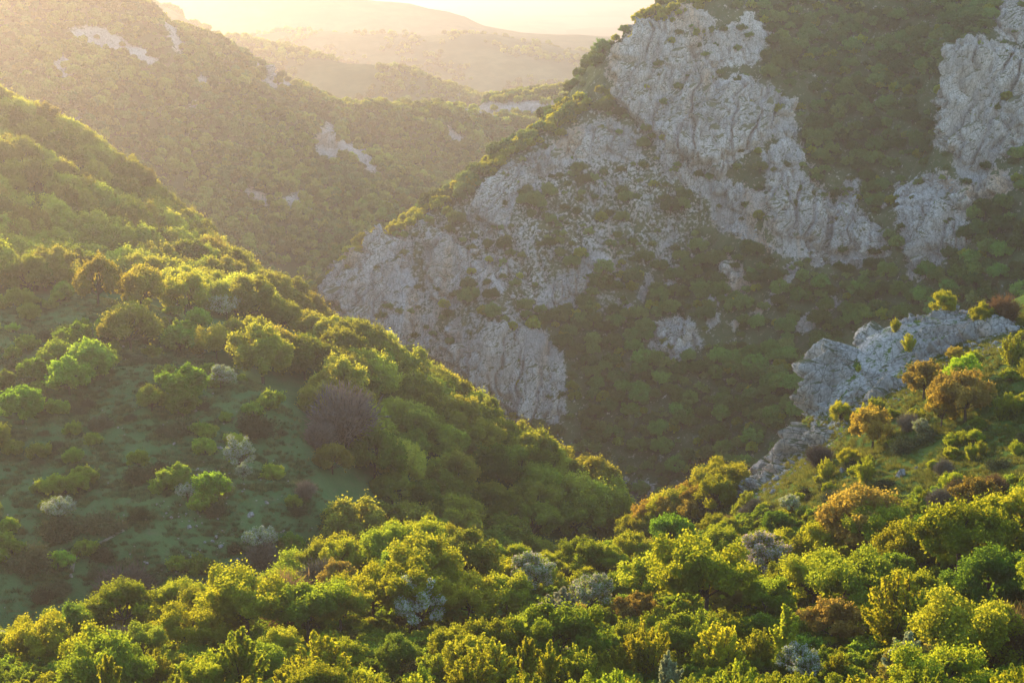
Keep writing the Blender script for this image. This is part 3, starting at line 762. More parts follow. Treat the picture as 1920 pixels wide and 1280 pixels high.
def plant(kind, Rr, H, nleaf, leaf, seed):
    """returns crown (V, F) and trunk (V, F); Rr crown radius, H height"""
    g = np.random.default_rng(seed)
    limbs = []
    cen = None
    lean = g.normal(size=2) * 0.06 * H
    if kind in ('dome', 'maple', 'shrub', 'open'):
        if kind == 'dome':
            M, cr, zb = 46, 0.27, 0.10
        elif kind == 'maple':
            M, cr, zb = 34, 0.24, 0.28
        elif kind == 'open':
            M, cr, zb = 46, 0.23, 0.14
        else:
            M, cr, zb = 26, 0.32, 0.02
        d = g.normal(size=(M * 4, 3)); d[:, 2] = d[:, 2] * 0.9 + 0.25; d = unit(d)
        d = d[d[:, 2] > (-0.45 if kind != 'maple' else -0.25)][:M]
        M = len(d)
        # a lobed, uneven outline
        lob = 1 + 0.20 * np.sin(2 * np.arctan2(d[:, 1], d[:, 0]) + g.uniform(0, 6)) * g.uniform(0.3, 1) + g.normal(size=M) * (0.07 if kind == 'dome' else 0.13)
        rad = (g.uniform(0.62, 0.9, M) if kind != 'dome' else g.uniform(0.74, 0.88, M)) * lob
        half = H * (1 - zb) / 2
        cen = d * rad[:, None] * np.array([Rr, Rr, half * 1.02]) + np.array([lean[0], lean[1], H * zb + half])
        nl = g.dirichlet(np.full(M, 5.0)) * nleaf
        cs = []; od = []
        for i in range(M):
            k = max(4, int(nl[i]))
            q = unit(g.normal(size=(k, 3)) + 0.55 * d[i])
            rr = g.beta(4, 1.6, k)
            flat = np.array([1, 1, 0.62 if kind == 'maple' else 0.8])
            rc = cr * Rr * g.uniform(0.75, 1.3)
            p = cen[i] + q * (rr * rc)[:, None] * flat
            cs.append(p); od.append(q)
        # loose shoots that roughen the outline
        k = nleaf // 9
        j = g.integers(0, M, k)
        q = unit(d[j] * 0.8 + g.normal(size=(k, 3)) * 0.55 + np.array([0, 0, 0.45]))
        cs.append(cen[j] + q * (cr * Rr * (0.85 + g.exponential(0.17, k)))[:, None]); od.append(q)
        cs = np.concatenate(cs); od = np.concatenate(od)
        cs[:, 2] = np.maximum(cs[:, 2], 0.03 * H)
        V, F = leaves(cs, od, leaf, g, 1.0)
        # heavier inner foliage and twigs that stop the light
        k = nleaf // 7
        j = g.integers(0, M, k)
        ci = cen[j] * np.array([0.80, 0.80, 0.92]) + g.normal(size=(k, 3)) * cr * Rr * 0.34
        ci[:, 2] = np.maximum(ci[:, 2], 0.05 * H)
        V2, F2 = leaves(ci, unit(g.normal(size=(k, 3))), leaf * 2.1, g, 0.0, 0.8)
        F = np.concatenate([F, F2 + len(V)]); V = np.concatenate([V, V2])
        fork = np.array([lean[0] * 0.3, lean[1] * 0.3, H * (zb + 0.12)])
        r0 = 0.028 * H
        limbs.append(limb(np.array([0, 0, -0.6]), fork, r0 * 1.25, r0 * 0.9, g, 4, 0.05))
        for i in g.permutation(M)[:14 if kind != 'shrub' else 7]:
            limbs.append(limb(fork, cen[i], r0 * 0.55, r0 * 0.12, g, 5, 0.18))
    elif kind in ('spray', 'column', 'juniper', 'bare'):
        ns = {'spray': 44, 'column': 18, 'juniper': 22, 'bare': 60}[kind]
        cs = []; od = []
        for i in range(ns):
            az = g.uniform(0, 2 * np.pi); e = np.sqrt(g.uniform(0, 1))
            if kind == 'column':
                base = np.array([0, 0, H * g.uniform(0.08, 0.55)]); top = np.array([Rr * e * np.cos(az), Rr * e * np.sin(az), 0.0]) * (1.1 - base[2] / H)
                top[2] = base[2] + (H - base[2]) * (1.0 - 0.45 * e) * g.uniform(0.75, 1)
            elif kind == 'juniper':
                base = np.array([Rr * 0.35 * np.cos(az) * e, Rr * 0.35 * np.sin(az) * e, 0.05 * H])
                top = np.array([Rr * e * np.cos(az), Rr * e * np.sin(az), H * (1.0 - 0.75 * e) * g.uniform(0.6, 1)])
            else:
                base = np.array([Rr * 0.12 * np.cos(az), Rr * 0.12 * np.sin(az), 0.0])
                top = np.array([Rr * e * np.cos(az), Rr * e * np.sin(az), H * np.sqrt(max(0.02, 1 - 0.72 * e * e)) * g.uniform(0.78, 1)])
            k = nleaf // ns
            t = np.clip(g.beta(2.0, 1.1, k), 0, 1)
            if kind == 'bare': t = np.clip(g.beta(2.6, 1.2, k), 0, 1)
            path = base + (top - base) * t[:, None]
            path[:, :2] *= (0.55 + 0.45 * t[:, None]**0.6)
            w = {'spray': 0.17, 'column': 0.16, 'juniper': 0.16, 'bare': 0.15}[kind] * Rr
            taper = (1.15 - t)[:, None] if kind in ('spray', 'column') else 1.0
            off = g.normal(size=(k, 3)) * w * taper
            cs.append(path + off); od.append(unit(off + np.array([0, 0, 0.3]) * w))
            limbs.append(limb(base if kind != 'column' else np.array([0, 0, base[2]]), top, 0.010 * H, 0.003 * H, g, 5, 0.05))
        limbs.append(limb(np.array([0, 0, -0.5]), np.array([0, 0, H * (0.85 if kind == 'column' else 0.12)]), 0.03 * H, 0.012 * H, g, 4, 0.02))
        cs = np.concatenate(cs); od = np.concatenate(od)
        cs[:, 2] = np.maximum(cs[:, 2], 0.02 * H)
        if kind == 'bare':
            n = len(cs)
            a = unit(od * 0.8 + unit(cs - np.array([0, 0, 0.1 * H])) + g.normal(size=(n, 3)) * 0.5)
            b = unit(np.cross(a, g.normal(size=(n, 3))))
            s = (leaf * g.uniform(0.8, 1.8, n))[:, None]
            V = np.stack([cs - a * s, cs + b * s * 0.13, cs + a * s * 1.6, cs - b * s * 0.13], 1).reshape(-1, 3)
            F = np.arange(n * 4).reshape(n, 4)
        else:
            V, F = leaves(cs, od, leaf, g, 0.25, 0.5 if kind != 'juniper' else 0.4)
    tv, tf = tubes(limbs)
    return (V, F), (tv, tf)

PROTO = {}
def proto(kind, leafmat, variants, Rr, H, nleaf, leaf, seed, tag):
    """prototype meshes: a crown mesh and a trunk mesh for each variant"""
    L = []
    for k in range(variants):
        g = np.random.default_rng(seed + k)
        r = Rr * g.uniform(0.9, 1.1); h = H * g.uniform(0.9, 1.1)
        (V, F), (tv, tf) = plant(kind, r, h, nleaf, leaf, seed * 17 + k)
        mix = leafmat in ('blossom', 'cream')
        cm = build_mesh('crown', V, F, [ML[leafmat], ML['green']] if mix else ML[leafmat])
        if mix: cm.polygons.foreach_set('material_index', (g.uniform(0, 1, len(F)) < 0.45).astype(np.int32))
        L.append((cm, build_mesh('trunk', tv, tf, M_BARK, True), r, h, V, F, tv, tf))
    PROTO[tag] = (L, leafmat)

def joined(tag):
    """crown and trunk of each variant as one mesh, for plants too small in view to show their parts"""
    L, lm = PROTO[tag]
    out = []
    for (cm, tm, r, h, V, F, tv, tf) in L:
        me = build_mesh(tag, np.concatenate([V, tv]), np.concatenate([F, tf + len(V)]), [ML[lm], M_BARK])
        mi = np.zeros(len(F) + len(tf), np.int32); mi[len(F):] = 1
        me.polygons.foreach_set('material_index', mi)
        out.append((me, r, h))
    return out

# near kinds
proto('maple', 'fresh', 5, 4.2, 7.6, 15000, 0.135, 100, 'maple')
proto('dome',  'fresh', 4, 3.8, 7.0, 15000, 0.13, 200, 'fresh_dome')
proto('dome',  'green', 3, 3.6, 7.0, 14000, 0.13, 300, 'green_dome')
proto('spray', 'fresh', 5, 2.5, 5.4, 8000, 0.14, 400, 'spray')
proto('column','fresh', 3, 1.6, 6.6, 5500, 0.14, 500, 'column')
proto('column','silver', 2, 1.6, 5.6, 5000, 0.14, 550, 'silver_column')
proto('open',  'blossom', 3, 2.8, 5.6, 9000, 0.095, 600, 'blossom')
proto('open',  'cream', 2, 2.6, 5.4, 9000, 0.095, 650, 'cream')
proto('bare',  'twig', 3, 3.0, 5.4, 7000, 0.22, 700, 'bare')
proto('open',  'ochre', 3, 3.4, 6.0, 8000, 0.14, 800, 'ochre')
proto('bare',  'rust', 3, 2.6, 4.4, 7000, 0.20, 850, 'rust')
proto('shrub', 'fresh', 4, 2.0, 2.6, 3500, 0.14, 900, 'low_shrub')
proto('juniper','juniper', 4, 2.4, 2.4, 3500, 0.16, 950, 'juniper')
# kinds of the wooded meadow hill
proto('dome',  'beech', 6, 7.0, 11.2, 12000, 0.26, 1000, 'beech')
proto('dome',  'green', 3, 4.0, 7.0, 6000, 0.22, 1100, 'field_tree')
proto('shrub', 'green', 4, 2.4, 3.0, 2600, 0.20, 1200, 'field_shrub')
# kinds of the mountain and of the hazy ridge
proto('dome',  'dark', 4, 4.0, 6.2, 3600, 0.28, 1300, 'mount_tree')
proto('shrub', 'dark', 3, 2.2, 2.6, 1300, 0.26, 1400, 'mount_shrub')
proto('dome',  'fresh', 3, 2.8, 4.6, 2200, 0.27, 1450, 'crest_tree')  # brighter leaves put the crest's sunlit look into the colour
proto('dome',  'dark', 3, 3.4, 6.0, 1000, 0.42, 1600, 'ridge_dark')
proto('dome',  'ridge', 4, 3.8, 6.6, 1100, 0.42, 1500, 'ridge_tree')

framed = []     # (px, top, width, depth) of the plants that must stay in view
taken = []      # (x, y, radius) of every plant set so far
TINT = {None: (1, 1, 1), 'gold': (1.16, 1.06, 0.9), 'deep': (0.75, 0.88, 0.95), 'olive': (0.95, 0.86, 1.0), 'soft': (0.85, 0.88, 0.82), 'pale': (1.2, 1.15, 1.3), 'vivid': (0.88, 1.12, 0.9)}  # gold and deep also paint sunlit and shaded looks into crowns

def set_tree(tag, x, y, z, scale, rot, name, label=None, cat=None, group=None, tint=None, variant=None, squash=1.0):
    L, lm = PROTO[tag]
    cm, tm, r, h = L[(variant if variant is not None else random.randrange(len(L))) % len(L)][:4]
    e = bpy.data.objects.new(name, None); COL.objects.link(e)
    e.location = (x, y, z); e.rotation_euler = (0, 0, rot); e.scale = (scale, scale, scale * squash)
    e['label'] = label; e['category'] = cat
    if group: e['group'] = group
    j = random.uniform(0.9, 1.1)
    c = TINT[tint]
    for nm, me in (('crown', cm), ('trunk', tm)):
        o = bpy.data.objects.new(nm, me); COL.objects.link(o); o.parent = e
        o.color = (c[0] * j, c[1] * j, c[2] * j, 1)
    return e

def pos_top(sheet, px, py, w, tag):
    """ground point of a plant whose top is seen at (px, py) and whose crown is w photograph units wide"""
    sh = SHEETS[sheet]; L, lm = PROTO[tag]
    r, h = L[0][2], L[0][3]
    lift = h; Y = None
    for k in range(4):
        W = hit(sh, [px], [py], RANGE[sheet], lift)[0]
        if np.isnan(W[0]): return None
        mpp = W[1] / FOC * 1.02
        sc = w * mpp / (2 * r * 1.08)
        lift = sc * h
    return W[0], W[1], W[2], sc

KIND = {  # tag -> (name, category)
 'maple': ('field_maple', 'tree'), 'fresh_dome': ('broadleaf_tree', 'tree'), 'green_dome': ('broadleaf_tree', 'tree'), 'spray': ('upright_shrub', 'shrub'),
 'column': ('slender_tree', 'tree'), 'silver_column': ('silvery_tree', 'tree'), 'blossom': ('blossoming_tree', 'tree'), 'cream': ('blossoming_tree', 'tree'),
 'bare': ('leafless_bush', 'bush'), 'ochre': ('budding_tree', 'tree'), 'rust': ('russet_bush', 'bush'), 'low_shrub': ('leafy_shrub', 'shrub'), 'juniper': ('juniper_bush', 'bush'),
 'beech': ('beech_tree', 'tree'), 'field_tree': ('field_tree', 'tree'), 'field_shrub': ('leafy_shrub', 'shrub'), 'mount_tree': ('hillside_tree', 'tree'), 'mount_shrub': ('hillside_shrub', 'shrub'), 'crest_tree': ('crest_tree', 'tree')}

def manual(sheet, items, squash=1.0):
    for it in items:
        px, py, w, tag, tint, label = it
        r = pos_top(sheet, px, py, w, tag)
        if r is None: continue
        x, y, z, sc = r
        nm, cat = KIND[tag]
        if sheet == 'A' and py > 925: sc *= 1.12
        set_tree(tag, x, y, z - 0.1, sc, random.uniform(0, 6.28), nm, label, cat, None, tint)
        taken.append((x, y, PROTO[tag][0][0][2] * sc))
        framed.append((px, py, w, y))

def hides(x, y, z, tag, sc):
    """would a plant here cover one of the plants that must stay in view?"""
    r, h = PROTO[tag][0][0][2] * sc, PROTO[tag][0][0][3] * sc
    px, top, d = proj(x, y, z + h)
    w = 2 * r * FOC / d
    for (mx, mt, mw, my) in framed:
        if y < my and abs(px - mx) < 0.42 * mw + 0.40 * w and top < mt + 0.45 * mw: return True
    return False
# ------------------------------------------------------------------ plants that can be singled out
manual('A', [
 # (px, py of the top, crown width, kind, tint, label)
 (15,1140,80,'green_dome',None,'rounded green tree in shade where the foreground wood meets the meadow corner'),
 (70,1168,125,'maple','gold','wide maple with golden top at the low left end of the wood edge'),
 (150,1126,118,'maple','gold','maple with clumped golden crown second from the left wood corner'),
 (232,1112,125,'maple',None,'broad yellow-green maple below the pale leafless bushes of the meadow'),
 (300,1098,72,'green_dome',None,'evenly rounded light green tree peeping over the wood edge below the meadow'),
 (352,1098,44,'spray','gold','pointed golden shrub on the wood edge below the stony meadow'),
 (405,1092,40,'spray','gold','small feathery golden shrub against the dark foot of the meadow'),
 (340,1150,105,'fresh_dome','gold','bright yellow bushy tree just in front of the wood edge below the meadow'),
 (462,1095,170,'maple','gold','very wide maple with glowing left edge in front of the meadow foot'),
 (452,1074,48,'low_shrub','gold','small round bright yellow shrub on top of the wood edge'),
 (495,1068,60,'ochre',None,'small ochre tree beside the round bright yellow shrub'),
 (540,1090,120,'rust',None,'low russet thicket on the wood edge behind the wide maple'),
 (575,1100,150,'maple','deep','dark clumped maple right of the very wide glowing maple'),
 (640,1112,120,'maple',None,'yellow-green maple between the dark clumped maple and the white blossoming tree'),
 (700,1078,130,'maple','gold','golden topped maple behind the white blossoming tree'),
 (770,1072,150,'maple','gold','broad golden maple on the rise behind the white blossoming tree'),
 (660,975,135,'fresh_dome','gold','golden tree leaning over the meadow tip, left of the brown leafless tree'),
 (815,960,185,'fresh_dome','gold','tall golden dome standing highest on the foreground wood crest'),
 (728,985,115,'bare',None,'big brown leafless tree between the two golden crest trees'),
 (640,1018,90,'fresh_dome','gold','bright yellow tree under the left golden crest tree'),
 (615,1035,55,'cream',None,'pale creamy blossoming bush on the wood edge by the meadow tip'),
 (660,1030,60,'blossom',None,'small white blossoming tree below the left golden crest tree'),
 (600,1055,80,'bare',None,'brown leafless bush below the pale creamy blossoming bush'),
 (560,1045,60,'low_shrub','gold','sloping yellow-green shrub at the meadow edge left of the brown bush'),
 (640,1062,80,'ochre',None,'ochre shrubby tree under the white blossoming crest tree'),
 (790,1028,150,'fresh_dome',None,'yellow-rimmed round tree below the tall golden dome'),
 (882,1012,110,'green_dome','olive','smooth dark round tree right of the tall golden dome'),
 (785,1116,95,'blossom',None,'large bluish white blossoming tree in the middle of the foreground wood'),
 (880,1092,120,'maple','gold','golden edged maple right of the large bluish white blossoming tree'),
 (950,1082,100,'maple',None,'green maple in shade left of the cream blossoming trees'),
 (965,1052,70,'fresh_dome','gold','small golden tree on the wood edge by the dark ridge foot'),
 (1003,1046,85,'cream',None,'cream blossoming tree at the upper wood edge under the beech ridge'),
 (1048,1082,95,'silver_column','olive','olive grey willow-like tree with a dark forked trunk'),
 (1105,1086,85,'cream',None,'pale pinkish blossoming tree right of the olive grey tree'),
 (1085,1020,85,'maple','deep','dark green clumped maple near the gully mouth'),
 (1130,1002,95,'maple','gold','gold and brown maple on the wood edge under the dark bluff'),
 (1268,975,95,'green_dome','vivid','vivid green round tree rising above the wood at the gully mouth'),
 (1222,1045,140,'maple',None,'wide maple with open tiers below the vivid green tree'),
 (1330,1040,190,'maple','gold','large spreading maple with visible dark limbs right of the gully'),
 (1352,1000,80,'fresh_dome',None,'yellow-green rounded tree behind the large spreading maple'),
 (1440,1010,95,'cream','olive','dusty cream bush at the foot of the grassy hillside'),
 (1605,925,165,'ochre',None,'large orange-brown budding tree at the foot of the grassy hillside'),
 (1550,980,90,'fresh_dome','gold','yellow tree right in front of the orange-brown budding tree'),
 (1640,965,120,'maple',None,'bright maple below the right side of the orange-brown budding tree'),
 (1600,1050,170,'maple','deep','dark multi-stemmed maple in a shaded hollow of the wood'),
 (1700,985,110,'fresh_dome','gold','golden rounded tree above the shaded hollow'),
 (1800,955,190,'maple','gold','large golden maple near the right frame edge below the hillside'),
 (1890,930,140,'fresh_dome','gold','tall golden tree at the right frame edge below the hillside'),
 (1850,1040,150,'green_dome','deep','deep green round tree at the right under the golden maple'),
 (1475,1132,72,'column',None,'tall pointed green tree standing alone in the front row'),
 (1560,1138,105,'ochre','olive','thin leaved ochre green tree right of the pointed tree'),
 (1690,1078,150,'spray','gold','big shrub of long upright golden sprays below the dark hollow'),
 (1760,1110,130,'spray',None,'yellow shrub with upright sprays next to the biggest spray shrub'),
 (1700,1168,90,'silver_column',None,'silvery white tipped young tree in the right front'),
 (1497,1212,80,'blossom',None,'white blossoming bush at the bottom frame edge'),
 (1254,1222,72,'silver_column',None,'slim silver-blue tree at the bottom frame edge'),
 (990,1182,85,'column','gold','pale yellow slender tree with thin upright stems in the front'),
 (1030,1200,60,'column','gold','second thin yellow tree beside the pale yellow slender tree'),
 (1215,1172,110,'spray','gold','golden spray shrub left of the slim silver-blue tree'),
 (1350,1170,100,'spray','gold','golden spray shrub in front of the dark shadow gap'),
 (1420,1178,80,'spray',None,'yellow-green spray shrub left of the tall pointed tree'),
 (1835,1130,170,'fresh_dome','olive','big yellow-green shrub with a rusty heart in the right front'),
 (1900,1160,120,'rust',None,'russet shrub at the right edge of the front row'),
 (200,1215,85,'column','gold','bright yellow narrow young tree at the left front edge'),
 (290,1222,75,'spray',None,'yellow-green spray shrub right of the narrow young tree at left front'),
 (600,1192,140,'spray','gold','wide yellow spray shrub in the front middle'),
 (745,1195,90,'green_dome','olive','smooth olive round shrub in front of the bluish white blossoming tree'),
 (885,1225,100,'spray','gold','bright spray shrub at the bottom edge left of the thin yellow trees'),
 (450,1170,90,'column',None,'pale green slender tree in front of the very wide maple'),
])
manual('A', [
 (1800,525,85,'ochre','gold','tall glowing yellow-orange tree behind the crag top'),
 (1770,548,50,'fresh_dome','gold','small yellow tree at the left of the tall glowing tree'),
 (1848,568,60,'fresh_dome','gold','rounded golden tree on the crag top right of the glowing tree'),
 (1590,618,26,'spray','gold','small yellow shrub on the left crag shoulder'),
 (1705,622,34,'spray','gold','thin yellow shrub on the middle of the crag'),
 (1680,594,26,'spray','gold','little golden bush on the crag skyline'),
 (1610,682,14,'spray','gold','tiny yellow shrub low on the crag ledge'),
 (1735,682,90,'ochre','olive','brown-green budding tree under the crag, left of the bright green tree'),
 (1812,666,75,'fresh_dome','vivid','fresh light green tree under the right end of the crag'),
 (1795,652,40,'ochre','gold','small orange tree just behind the fresh light green tree'),
 (1815,706,115,'ochre',None,'wide orange budding tree on the upper grassy hillside'),
 (1768,745,75,'ochre','gold','orange tree sloping down left of the wide orange tree'),
 (1578,755,48,'fresh_dome','gold','single bright yellow-green tree at the foot of the grey crag'),
 (1640,768,100,'ochre','gold','large rounded orange-brown tree standing alone on the hillside edge'),
 (1592,838,46,'fresh_dome','gold','small round bright yellow tree in the middle of the grassy slope'),
 (1622,858,48,'spray',None,'green shrub just below the small round yellow tree'),
 (1538,832,58,'bare','olive','olive leafless bush at the left edge of the grassy slope'),
 (1735,800,60,'juniper',None,'dark juniper below the white flowering shrub on the slope'),
 (1700,815,75,'juniper',None,'wide dark juniper clump beside the sunlit grass patch'),
 (1730,785,36,'cream',None,'white flowering shrub among junipers on the slope'),
 (1878,740,46,'spray',None,'upright green shrub in the upper right grass'),
 (1875,855,62,'juniper',None,'pointed dark juniper near the right frame edge'),
 (1770,860,42,'bare',None,'tall grey leafless bush in the middle of the grass slope'),
 (1765,915,60,'bare',None,'purple-grey leafless thicket below the tall grey bush'),
 (1660,895,50,'juniper',None,'dark green juniper above the large orange-brown budding tree'),
 (1830,900,90,'ochre','olive','olive budding tree right of the purple-grey thicket'),
 (1325,930,46,'bare',None,'bare reddish tree with a single trunk in the gully'),
 (1480,925,46,'cream',None,'pale green flowering shrub at the foot of the rock rib'),
 (1900,620,60,'spray','olive','grey-green shrub at the right frame edge above the slope'),
 (1885,560,60,'rust',None,'rusty bare bush on the crag top at the right frame edge'),
])
manual('B', [
 (240,562,125,'beech','olive','big rounded olive beech standing alone on the upper meadow'),
 (200,595,55,'field_tree','vivid','bright green tree hugging the left side of the big rounded beech'),
 (140,610,65,'field_tree','vivid','topmost tree of the bright green clump on the meadow'),
 (95,640,70,'field_tree',None,'left shoulder tree of the bright green clump'),
 (165,640,95,'field_tree',None,'middle tree of the bright green clump'),
 (65,672,55,'field_tree','vivid','small tree at the left foot of the bright green clump'),
 (125,672,90,'field_tree','vivid','front tree of the bright green clump'),
 (185,650,70,'field_tree','deep','shaded right tree of the bright green clump'),
 (345,690,85,'field_tree','vivid','flat topped bright green tree beside the white flowering tree'),
 (412,683,52,'blossom','soft','tall white flowering tree at the edge of the beeches'),
 (405,703,44,'field_shrub','vivid','green bush in front of the tall white flowering tree'),
 (283,725,60,'field_tree',None,'rounded green bush left of the mushroom shaped tree'),
 (342,735,62,'field_tree',None,'mushroom shaped light green tree on open meadow'),
 (380,750,40,'juniper',None,'reddish dark juniper right of the mushroom shaped tree'),
 (38,728,85,'field_tree','vivid','broad bright green tree at the left frame edge'),
 (30,542,52,'field_tree',None,'pale round tree high at the left frame edge'),
 (54,570,42,'field_tree',None,'small round tree just below the pale round tree'),
 (25,608,28,'field_shrub','vivid','little green bush on the upper grass at the left'),
 (475,772,95,'juniper',None,'long dark juniper patch in the middle of the meadow'),
 (335,785,70,'juniper',None,'brown-green juniper below the rounded green bush'),
 (390,797,46,'field_shrub',None,'light green bush beside the brown-green juniper'),
 (440,815,48,'field_shrub','gold','yellow-green bush behind the white flowering mound'),
 (447,832,66,'blossom','soft','wide white flowering mound on the meadow'),
 (455,873,36,'blossom','soft','small white-green flowering bush below the white mound'),
 (258,845,42,'field_tree','gold','slender yellow-green tree standing in a juniper'),
 (258,872,74,'juniper',None,'spreading juniper at the foot of the slender yellow-green tree'),
 (395,890,62,'field_tree','vivid','bright green round bush beside the stony ground'),
 (350,905,44,'blossom','soft','pale flowering bush left of the bright green round bush'),
 (97,893,50,'field_tree','gold','pointed yellow-green tree behind white blossom at the lower left'),
 (108,932,60,'blossom','soft','loose white flowering bush in the lower left meadow'),
 (105,965,95,'juniper',None,'dark juniper skirt under the loose white flowering bush'),
 (262,952,46,'juniper','vivid','upright green tipped juniper above the footpath'),
 (185,955,95,'juniper',None,'wide low juniper left of the footpath end'),
 (60,1020,110,'juniper',None,'large dark juniper at the lower left corner of the meadow'),
 (112,1035,55,'field_shrub','vivid','green bush left of the footpath bend'),
 (192,1022,66,'juniper',None,'dark juniper just under the footpath bend'),
 (230,1058,120,'bare',None,'wide pale leafless thicket at the foot of the meadow'),
 (485,988,62,'blossom','soft','bluish white flowering bush near the meadow tip'),
 (540,1004,56,'field_tree','vivid','round green tree near the meadow tip'),
 (490,1010,70,'bare',None,'purple leafless bush between blossom and round green tree'),
 (405,940,60,'juniper',None,'flat dark juniper under the stony ground'),
 (510,735,60,'field_shrub','gold','pale yellow-green bush below the beech wood edge'),
 (185,775,65,'juniper','olive','brown thicket in the middle of the left meadow'),
 (370,580,55,'field_tree','vivid','light green tree in the hollow behind the big rounded beech'),
 (338,612,62,'field_tree','deep','shaded round tree right of the big rounded beech'),
 (425,552,55,'blossom','soft','pale green blossoming tree under the golden hedge of beeches'),
 (405,610,85,'beech','gold','gold topped beech at the left front of the beech wood'),
 (490,618,140,'beech',None,'broad beech with a golden crest in front of the wood'),
 (570,625,120,'beech',None,'second broad beech right of the golden crested one'),
 (640,735,130,'bare','olive','large brown half-leafed tree in front of the beech wood'),
 (600,790,70,'bare','olive','pale brown leafless tree at the wood edge by the meadow'),
 (622,828,85,'beech','olive','smooth olive beech at the lower corner of the beech wood'),
 (700,808,120,'beech','vivid','fresh green beech right of the smooth olive beech'),
 (735,880,90,'beech',None,'green beech low on the ridge flank above the golden crest tree'),
 (555,560,90,'beech','olive','dark rounded beech under the lit ridge line'),
 (180,490,110,'beech','gold','golden topped beech at the left of the long golden hedge'),
 (260,498,110,'beech','gold','golden topped beech in the middle of the long golden hedge'),
 (345,508,110,'beech','gold','golden topped beech at the right of the long golden hedge'),
])
# loose stones lying on the turf, each one a boulder
def boulder(sheet, px, py, w, label, seed):
    W = hit(SHEETS[sheet], [px], [py], RANGE[sheet])[0]
    if np.isnan(W[0]): return
    r = w * W[1] / FOC / 2
    g = np.random.default_rng(seed)
    nu, nv = 14, 9
    u, v = np.meshgrid(np.linspace(0, 2 * np.pi, nu, endpoint=False), np.linspace(0, np.pi, nv))
    d = np.stack([np.cos(u) * np.sin(v), np.sin(u) * np.sin(v), np.cos(v)], -1)
    k = 1 + 0.5 * fbm(d[..., 0] * 1.3 + seed, d[..., 1] * 1.3, d[..., 2] * 1.3, 3)
    cut = unit(g.normal(size=(7, 3)))
    rad = np.min(np.minimum(1.0, 0.72 / np.maximum((d[..., None, :] * cut).sum(-1), 0.05)), -1) * k
    P = d * rad[..., None] * np.array([r, r * 0.8, r * 0.95])
    F = []
    for j in range(nv - 1):
        for i in range(nu):
            F.append((j*nu+i, j*nu+(i+1) % nu, (j+1)*nu+(i+1) % nu, (j+1)*nu+i))
    o = link('boulder', build_mesh('boulder', P.reshape(-1, 3), np.array(F), M_STONE), label=label, category='boulder')
    o.location = W + np.array([0, 0, r * 0.35])
for i, b in enumerate([
 ('C', 1657, 388, 14, 'white boulder lying in the scrub right of the broad slab'), ('C', 1712, 362, 13, 'rounded boulder below the bright tower'), ('C', 1601, 378, 18, 'grey boulder on top of the broad slab'),
 ('C', 1700, 290, 9, 'tiny white boulder high in the mountain scrub'), ('C', 1550, 548, 12, 'pale boulder at the head of the rubble chute'),
 ('A', 1690, 893, 22, 'grey stone block standing out of the sunlit grass'), ('A', 1718, 880, 9, 'small upright stone right of the grey block'), ('A', 1450, 925, 16, 'pale standing rock below the rock rib'), ('A', 1580, 885, 14, 'slanting stone under the green shrub on the slope'),
 ('B', 470, 968, 16, 'white rock sticking out of the stony meadow'), ('B', 355, 990, 10, 'small white stone near the meadow junipers'), ('B', 500, 945, 10, 'little white stone right of the white rock'), ('B', 412, 842, 12, 'pale rock beside the white flowering mound')]):
    boulder(*b, 40 + i)
# ------------------------------------------------------------------ scattering
def visible(x, y, z, own):
    """rough test that a point is not hidden behind a landform"""
    t = np.linspace(0.25, 0.985, 42)
    ok = np.ones(len(x), bool)
    for key, sh in SHEETS.items():
        lo, hi = {'A': (150, 470), 'B': (270, 880), 'C': (640, 1000), 'D': (880, 1900)}[key]
        XX = x[:, None] * t; YY = y[:, None] * t; ZZ = z[:, None] * t
        m = (YY > lo) & (YY < hi) & ok[:, None]
        if key == own: m &= (YY < (y[:, None] - 8))
        if key == 'B': m &= (XX > -330) & (XX < 80)
        if key == 'A': m &= (XX > -150)
        H = np.full(XX.shape, -1e9)
        H[m] = sh.h(XX[m], YY[m])
        ok &= ~((H > ZZ) & m).any(1)
    return ok

def scatter(sheet, box, spacing, dens, hgt, seed, margin=130, use_taken=True, jitter=0.9):
    """jittered points on a landform, thinned by dens(px, py, x, y), kept where the photograph could see them"""
    g = np.random.default_rng(seed); sh = SHEETS[sheet]
    xs = np.arange(box[0], box[1], spacing); ys = np.arange(box[2], box[3], spacing * 0.9)
    X, Y = np.meshgrid(xs, ys); X[::2] += spacing / 2
    X = X + g.uniform(-.5, .5, X.shape) * spacing * jitter; Y = Y + g.uniform(-.5, .5, X.shape) * spacing * jitter
    x, y = X.ravel(), Y.ravel()
    b = (np.abs(x) / y < 0.40); x, y = x[b], y[b]
    z = sh.h(x, y)
    px, py, d = proj(x, y, z + hgt)
    k = (px > -margin * 2) & (px < 1920 + margin * 2) & (py > -margin * 2) & (py < 1280 + margin * 4)
    x, y, z, px, py = x[k], y[k], z[k], px[k], py[k]
    pxg, pyg, d = proj(x, y, z)
    k = g.uniform(0, 1, len(x)) < dens(pxg, pyg, x, y)
    x, y, z = x[k], y[k], z[k]
    if len(x) and use_taken and taken:
        T = np.array(taken)
        dd = np.sqrt((x[:, None] - T[None, :, 0])**2 + (y[:, None] - T[None, :, 1])**2)
        k = (dd > T[None, :, 2] * 0.9).all(1)
        x, y, z = x[k], y[k], z[k]
    k = visible(x, y, z + hgt, sheet)
    return x[k], y[k], z[k], g

